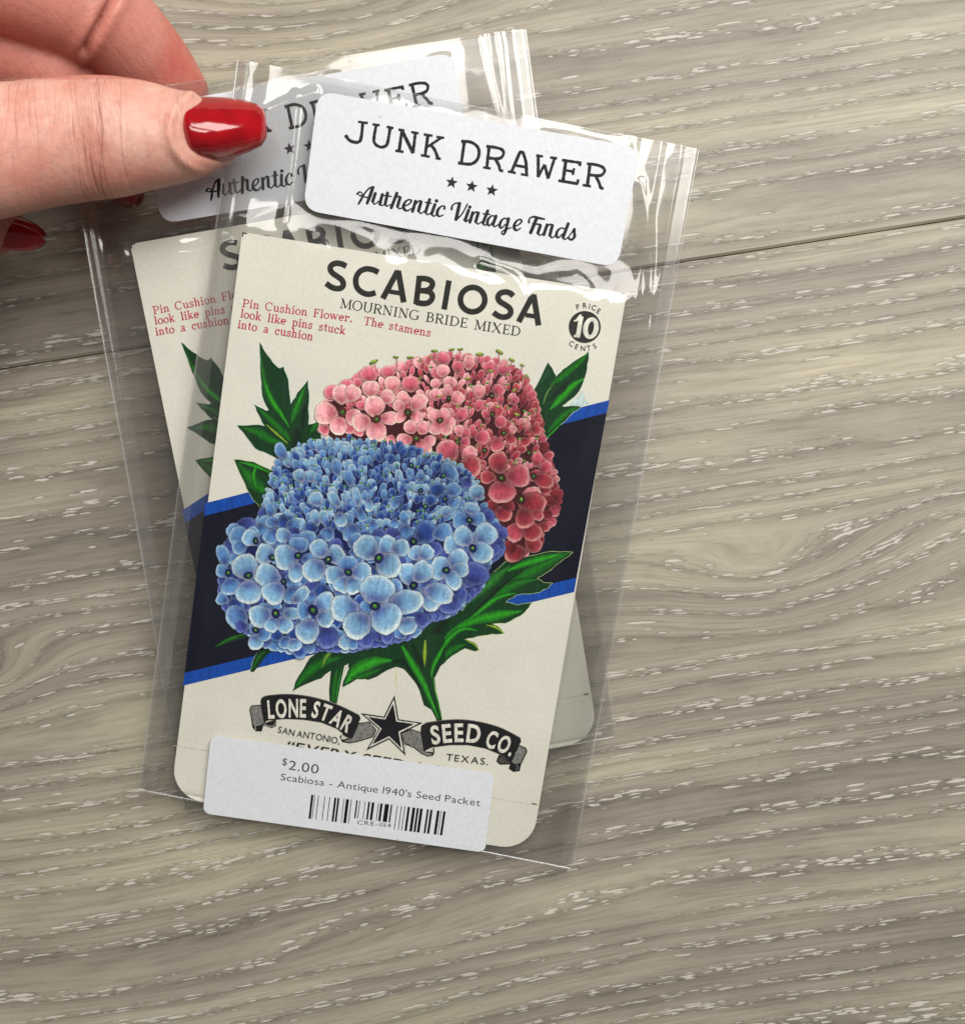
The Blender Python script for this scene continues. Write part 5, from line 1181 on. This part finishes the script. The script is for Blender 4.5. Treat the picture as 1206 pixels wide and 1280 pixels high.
V_, F_ = [], []
def add_rings(rings):
    """rings: list of lists of 3D points, closed tube with end fans"""
    b = len(V_); n = len(rings[0])
    for r in rings: V_.extend([tuple(p) for p in r])
    for i in range(len(rings) - 1):
        for k in range(n):
            F_.append((b + i * n + k, b + i * n + (k + 1) % n, b + (i + 1) * n + (k + 1) % n, b + (i + 1) * n + k))
    F_.append(tuple(b + k for k in reversed(range(n)))); F_.append(tuple(b + (len(rings) - 1) * n + k for k in range(n)))
def limb(pts, n=28):
    """pts: (x, y, z, half width across, half thickness); swept tube with round ends"""
    A = [np.array(p, float) for p in pts]
    S_ = []
    for i in range(len(A) - 1):
        p0, p1, p2, p3 = A[max(i - 1, 0)], A[i], A[i + 1], A[min(i + 2, len(A) - 1)]
        for k in range(8):
            t = k / 8
            S_.append(0.5 * ((2 * p1) + (-p0 + p2) * t + (2 * p0 - 5 * p1 + 4 * p2 - p3) * t * t + (-p0 + 3 * p1 - 3 * p2 + p3) * t ** 3))
    S_.append(A[-1])
    S_ = np.array(S_); T_ = np.gradient(S_[:, :3], axis=0); T_ /= np.linalg.norm(T_, axis=1)[:, None]
    rings = []
    def ring(c, t, w, h, k=1.0):
        side = np.cross(t, (0, 0, 1)); side /= np.linalg.norm(side); up = np.cross(side, t)
        return [c + side * math.cos(a) * w * k + up * math.sin(a) * h * k for a in [2 * math.pi * i / n for i in range(n)]]
    c, t, w, h = S_[0][:3], T_[0], S_[0][3], S_[0][4]
    for e in (0.25, 0.6, 0.88): rings.append(ring(c - t * math.sqrt(1 - e * e) * min(w, h), t, w, h, e))
    for q, t in zip(S_, T_): rings.append(ring(q[:3], t, q[3], q[4]))
    c, t, w, h = S_[-1][:3], T_[-1], S_[-1][3], S_[-1][4]
    for e in (0.95, 0.82, 0.6, 0.3): rings.append(ring(c + t * math.sqrt(1 - e * e) * min(w, h) * 0.9, t, w, h, e))
    add_rings(rings)
def pt(u, v, z, wpx, h):
    p = at(u, v, z); return (p.x, p.y, p.z, wpx * (H - z) / F, h)
THZ = 0.0335
thumb = [pt(-420, 262, 0.056, 118, 0.0150), pt(-260, 228, 0.048, 100, 0.0125), pt(-110, 200, 0.041, 88, 0.0108), pt(-20, 190, 0.0375, 84, 0.0100), pt(40, 182, 0.0355, 78.5, 0.0094), pt(90, 175, 0.0345, 77, 0.0092), pt(140, 171.5, 0.034, 74.5, 0.0088),
         pt(180, 170, 0.0335, 67.5, 0.0083), pt(215, 170.5, 0.0325, 59, 0.0076), pt(245, 170, 0.0311, 51, 0.0066), pt(268, 169, 0.0296, 41, 0.0053)]
limb(thumb, 40)
# index finger: from the knuckle off frame, bent down behind the sleeves
limb([pt(-420, -60, 0.055, 78, 0.0120), pt(-240, -90, 0.052, 70, 0.0108), pt(-90, -50, 0.043, 62, 0.0098), pt(30, -12, 0.033, 60, 0.0092), pt(100, 18, 0.0255, 58, 0.0088)], 30)
limb([pt(108, 0, 0.0262, 59, 0.0088), pt(150, 40, 0.0205, 57, 0.0084), pt(190, 85, 0.0140, 52, 0.0078), pt(218, 120, 0.0098, 45, 0.0070)], 30)
# middle, ring and little fingers curled behind and below
limb([pt(-430, 40, 0.050, 74, 0.0115), pt(-230, 20, 0.040, 66, 0.0100), pt(-90, 40, 0.031, 58, 0.0090), pt(10, 66, 0.0245, 54, 0.0086), pt(62, 92, 0.0205, 50, 0.0082)], 28)
limb([pt(66, 88, 0.0195, 50, 0.0080), pt(96, 128, 0.0145, 49, 0.0078), pt(120, 175, 0.0105, 46, 0.0072), pt(140, 208, 0.0092, 40, 0.0064)], 28)
limb([pt(-430, 150, 0.046, 70, 0.0110), pt(-250, 130, 0.034, 62, 0.0098), pt(-130, 140, 0.024, 56, 0.0090)], 28)
limb([pt(-125, 142, 0.0235, 55, 0.0086), pt(-80, 200, 0.0215, 50, 0.0080), pt(-35, 258, 0.0195, 44, 0.0072), pt(-6, 284, 0.0185, 36, 0.0062)], 28)
limb([pt(-440, 260, 0.045, 62, 0.0100), pt(-300, 260, 0.032, 54, 0.0088), pt(-220, 290, 0.026, 48, 0.0080)], 24)
limb([pt(-220, 292, 0.0255, 47, 0.0076), pt(-160, 345, 0.0225, 42, 0.0070), pt(-120, 385, 0.0205, 34, 0.0060)], 24)
# palm, back of the hand and forearm, out of frame to the left
limb([(-0.27, 0.010, 0.115, 0.028, 0.024), (-0.20, 0.030, 0.090, 0.029, 0.021), (-0.165, 0.052, 0.070, 0.038, 0.017), (-0.130, 0.068, 0.056, 0.043, 0.015), (-0.108, 0.075, 0.052, 0.038, 0.012)], 32)
limb([(-0.42, -0.06, 0.17, 0.042, 0.038), (-0.33, -0.02, 0.137, 0.036, 0.032), (-0.25, 0.015, 0.107, 0.028, 0.023)], 32)
me = bpy.data.meshes.new('hand_raw'); me.from_pydata(V_, [], F_)
raw = bpy.data.objects.new('hand_raw', me); COL.objects.link(raw)
rm = raw.modifiers.new('r', 'REMESH'); rm.mode = 'VOXEL'; rm.voxel_size = 0.00048; rm.use_smooth_shade = True
sm = raw.modifiers.new('s', 'SMOOTH'); sm.factor = 0.5; sm.iterations = 5
dg = bpy.context.evaluated_depsgraph_get()
hm = bpy.data.meshes.new_from_object(raw.evaluated_get(dg)); bpy.data.objects.remove(raw)
n = len(hm.vertices); co = np.empty(n * 3, np.float32); hm.vertices.foreach_get('co', co); co = co.reshape(-1, 3).astype(float)
no = np.empty(n * 3, np.float32); hm.vertex_normals.foreach_get('vector', no); no = no.reshape(-1, 3).astype(float)
# the hand as seen in photo pixels, only used to carry the anatomy traced from it
sc_ = F / (H - co[:, 2]); U = 603 + co[:, 0] * sc_; Vv = 640 - co[:, 1] * sc_
isth = (co[:, 2] > 0.0262) & (U < 300) & (U > -60) & (Vv > 99 - 6 * (U > 200)) & (Vv < 300)
crease = np.zeros(n); disp = np.zeros(n)
def groove(pu, pv, width, depth, who):
    """pu,pv polyline in px (v is the parameter)"""
    uu = np.interp(Vv, pv, pu); fade = smooth(pv[0] - 8, pv[0] + 12, Vv) * (1 - smooth(pv[-1] - 12, pv[-1] + 8, Vv))
    e = np.exp(-((U - uu) / width) ** 2) * fade * who
    return -e * depth
top = isth * np.clip(no[:, 2] * 1.6, 0, 1)
# bulge of skin folds over the joint
disp += isth * 0.00030 * np.exp(-((U - 128) / 22) ** 2) * np.clip(no[:, 2], 0, 1)
# nail bed: lowered plate area, raised skin fold around it
NC = (281, 164)
dn = np.sqrt(((U - 268) / 44) ** 2 + ((Vv - 163) / 41) ** 2)
inn = isth * (1 - smooth(0.80, 1.02, dn))
foldr = isth * np.exp(-((dn - 1.27) / 0.15) ** 2) * (1 - smooth(236, 262, U)) * (no[:, 2] > 0.1)
disp += -0.0007 * inn * (no[:, 2] > 0) + 0.00050 * foldr
crease = isth * np.exp(-((U - 127) / 25) ** 2) + 0.22 * isth * np.exp(-((U - 20) / 30) ** 2) + 0.14 * isth + 0.45 * foldr + 0.10 * (~isth)
co2 = co + no * disp[:, None]
# a deep fold where the index finger bends (behind the thumb)
ax_, ay_, bx_, by_ = 146.0, -8.0, 106.0, 64.0
tt = np.clip(((U - ax_) * (bx_ - ax_) + (Vv - ay_) * (by_ - ay_)) / ((bx_ - ax_) ** 2 + (by_ - ay_) ** 2), 0, 1)
ds = np.sqrt((U - ax_ - tt * (bx_ - ax_)) ** 2 + (Vv - ay_ - tt * (by_ - ay_)) ** 2)
notth = (~isth) & (Vv < 98) & (U > 40) & (U < 260) & (no[:, 2] > -0.2)
co2 += no * (notth * (-0.0016 * np.exp(-(ds / 4.5) ** 2) + 0.0004 * np.exp(-((ds - 12) / 8) ** 2)))[:, None]
hm.vertices.foreach_set('co', co2.astype(np.float32).ravel())
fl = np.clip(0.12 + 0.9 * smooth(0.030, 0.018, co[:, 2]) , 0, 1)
fl = np.where(isth, 0.12 + 0.35 * np.exp(-((U - 128) / 30) ** 2) * 0.5 + 0.30 * smooth(195, 235, Vv) + 0.25 * smooth(225, 275, U), np.maximum(fl, 0.70))  # fingers redder than the thumb, their shade also darkened into the skin colour
a1 = hm.attributes.new('flush_shade', 'FLOAT', 'POINT'); a1.data.foreach_set('value', fl.astype(np.float32))
a2 = hm.attributes.new('crease', 'FLOAT', 'POINT'); a2.data.foreach_set('value', crease.astype(np.float32))
hm.materials.clear(); hm.materials.append(M_SKIN); hm.shade_smooth()
hand = bpy.data.objects.new('hand', hm); COL.objects.link(hand)
hand['label'] = 'left hand with glossy red nails pinching the two sleeves at their top left corner'
hand['category'] = 'hand'

def nail(outline_top, outline_bot, zc, crown, dip, parent, rot=None, thick=0.0006):
    """plate between two traced edges (u, v_top) and (u, v_bottom); crown across, dip along"""
    us = np.linspace(outline_top[0][0], outline_top[-1][0], 34)
    vt = np.interp(us, [p[0] for p in outline_top], [p[1] for p in outline_top]); vb = np.interp(us, [p[0] for p in outline_bot], [p[1] for p in outline_bot])
    m = 22; v = []; f = []
    for layer in (0, 1):
        for i, u in enumerate(us):
            t = i / (len(us) - 1)
            for k in range(m):
                s = k / (m - 1); vv = vt[i] + (vb[i] - vt[i]) * s
                full = (2 * s - 1) * ((vb[i] - vt[i]) / max(1, (vb - vt).max()))
                z = zc + crown * (1 - full ** 2 * 1.0) - dip * t ** 1.8 - (0.0011 * max(0, (0.10 - t) / 0.10) ** 2) - (0.0006 * max(0, (t - 0.93) / 0.07) ** 2) - layer * thick - 0.0004 * abs(2 * s - 1) ** 8
                p = at(u, vv, z); v.append((p.x, p.y, p.z))
    n_ = len(us)
    for layer in (0, 1):
        b = layer * n_ * m
        for i in range(n_ - 1):
            for k in range(m - 1):
                q = (b + i * m + k, b + i * m + k + 1, b + (i + 1) * m + k + 1, b + (i + 1) * m + k)
                f.append(q if layer == 0 else tuple(reversed(q)))
    b = n_ * m
    rim = [i * m for i in range(n_)] + [(n_ - 1) * m + k for k in range(1, m)] + [i * m + m - 1 for i in range(n_ - 2, -1, -1)] + [k for k in range(m - 2, 0, -1)]
    for a_, c_ in zip(rim, rim[1:] + rim[:1]): f.append((a_, c_, c_ + b, a_ + b))
    return mesh_obj('fingernail', v, f, M_POL, parent, smooth=True)
th_n = nail([(226.5, 142), (228, 132), (232, 125), (238, 122), (255, 120.5), (280, 121.5), (305, 125), (322, 130), (330, 136), (333.5, 146)],
            [(226.5, 152), (229, 172), (234, 190), (239, 198), (250, 202), (270, 202), (290, 198), (312, 190), (328, 182), (333.5, 172)], 0.0342, 0.0050, 0.0074, hand)
th_n['label'] = 'glossy red thumbnail'
def small_nail(u, v, z, ang, ln, wd, tilt, parent):
    c = at(u, v, z); V2, F2 = [], []
    ca, sa = math.cos(ang), math.sin(ang)
    for layer in (0, 1):
        for i in range(15):
            t = math.sin(i / 14 * math.pi / 2)
            w = wd * (1 - 0.16 * t) * max(0.02, 1 - t ** 5) ** 0.5 * (0.78 + 0.22 * min(1, t / 0.15))
            for k in range(11):
                s = -1 + k / 5; x = (t - 0.5) * ln; y = s * w; zz = 0.0022 * (1 - s * s) - tilt * t - layer * 0.0005
                V2.append((c.x + x * ca - y * sa, c.y + x * sa + y * ca, c.z + zz))
    for layer in (0, 1):
        b = layer * 165
        for i in range(14):
            for k in range(10):
                q = (b + i * 11 + k, b + (i + 1) * 11 + k, b + (i + 1) * 11 + k + 1, b + i * 11 + k + 1)
                F2.append(q if layer == 0 else tuple(reversed(q)))
    rim = [i * 11 for i in range(15)] + [154 + k for k in range(1, 11)] + [i * 11 + 10 for i in range(13, -1, -1)] + [k for k in range(9, 0, -1)]
    for a_, c_ in zip(rim, rim[1:] + rim[:1]): F2.append((a_, a_ + 165, c_ + 165, c_))
    return mesh_obj('fingernail', V2, F2, M_POL, parent, smooth=True)
small_nail(150, 221, 0.0128, math.radians(-66), 0.0115, 0.0042, 0.003, hand)['label'] = 'red nail tip peeking out below the thumb'
small_nail(8, 288, 0.0215, math.radians(-8), 0.0135, 0.0039, 0.003, hand)['label'] = 'dark red nail at the left edge'
small_nail(-92, 402, 0.0215, math.radians(-42), 0.0100, 0.0036, 0.003, hand)
small_nail(238, 132, 0.0105, math.radians(-45), 0.0120, 0.0046, 0.003, hand)
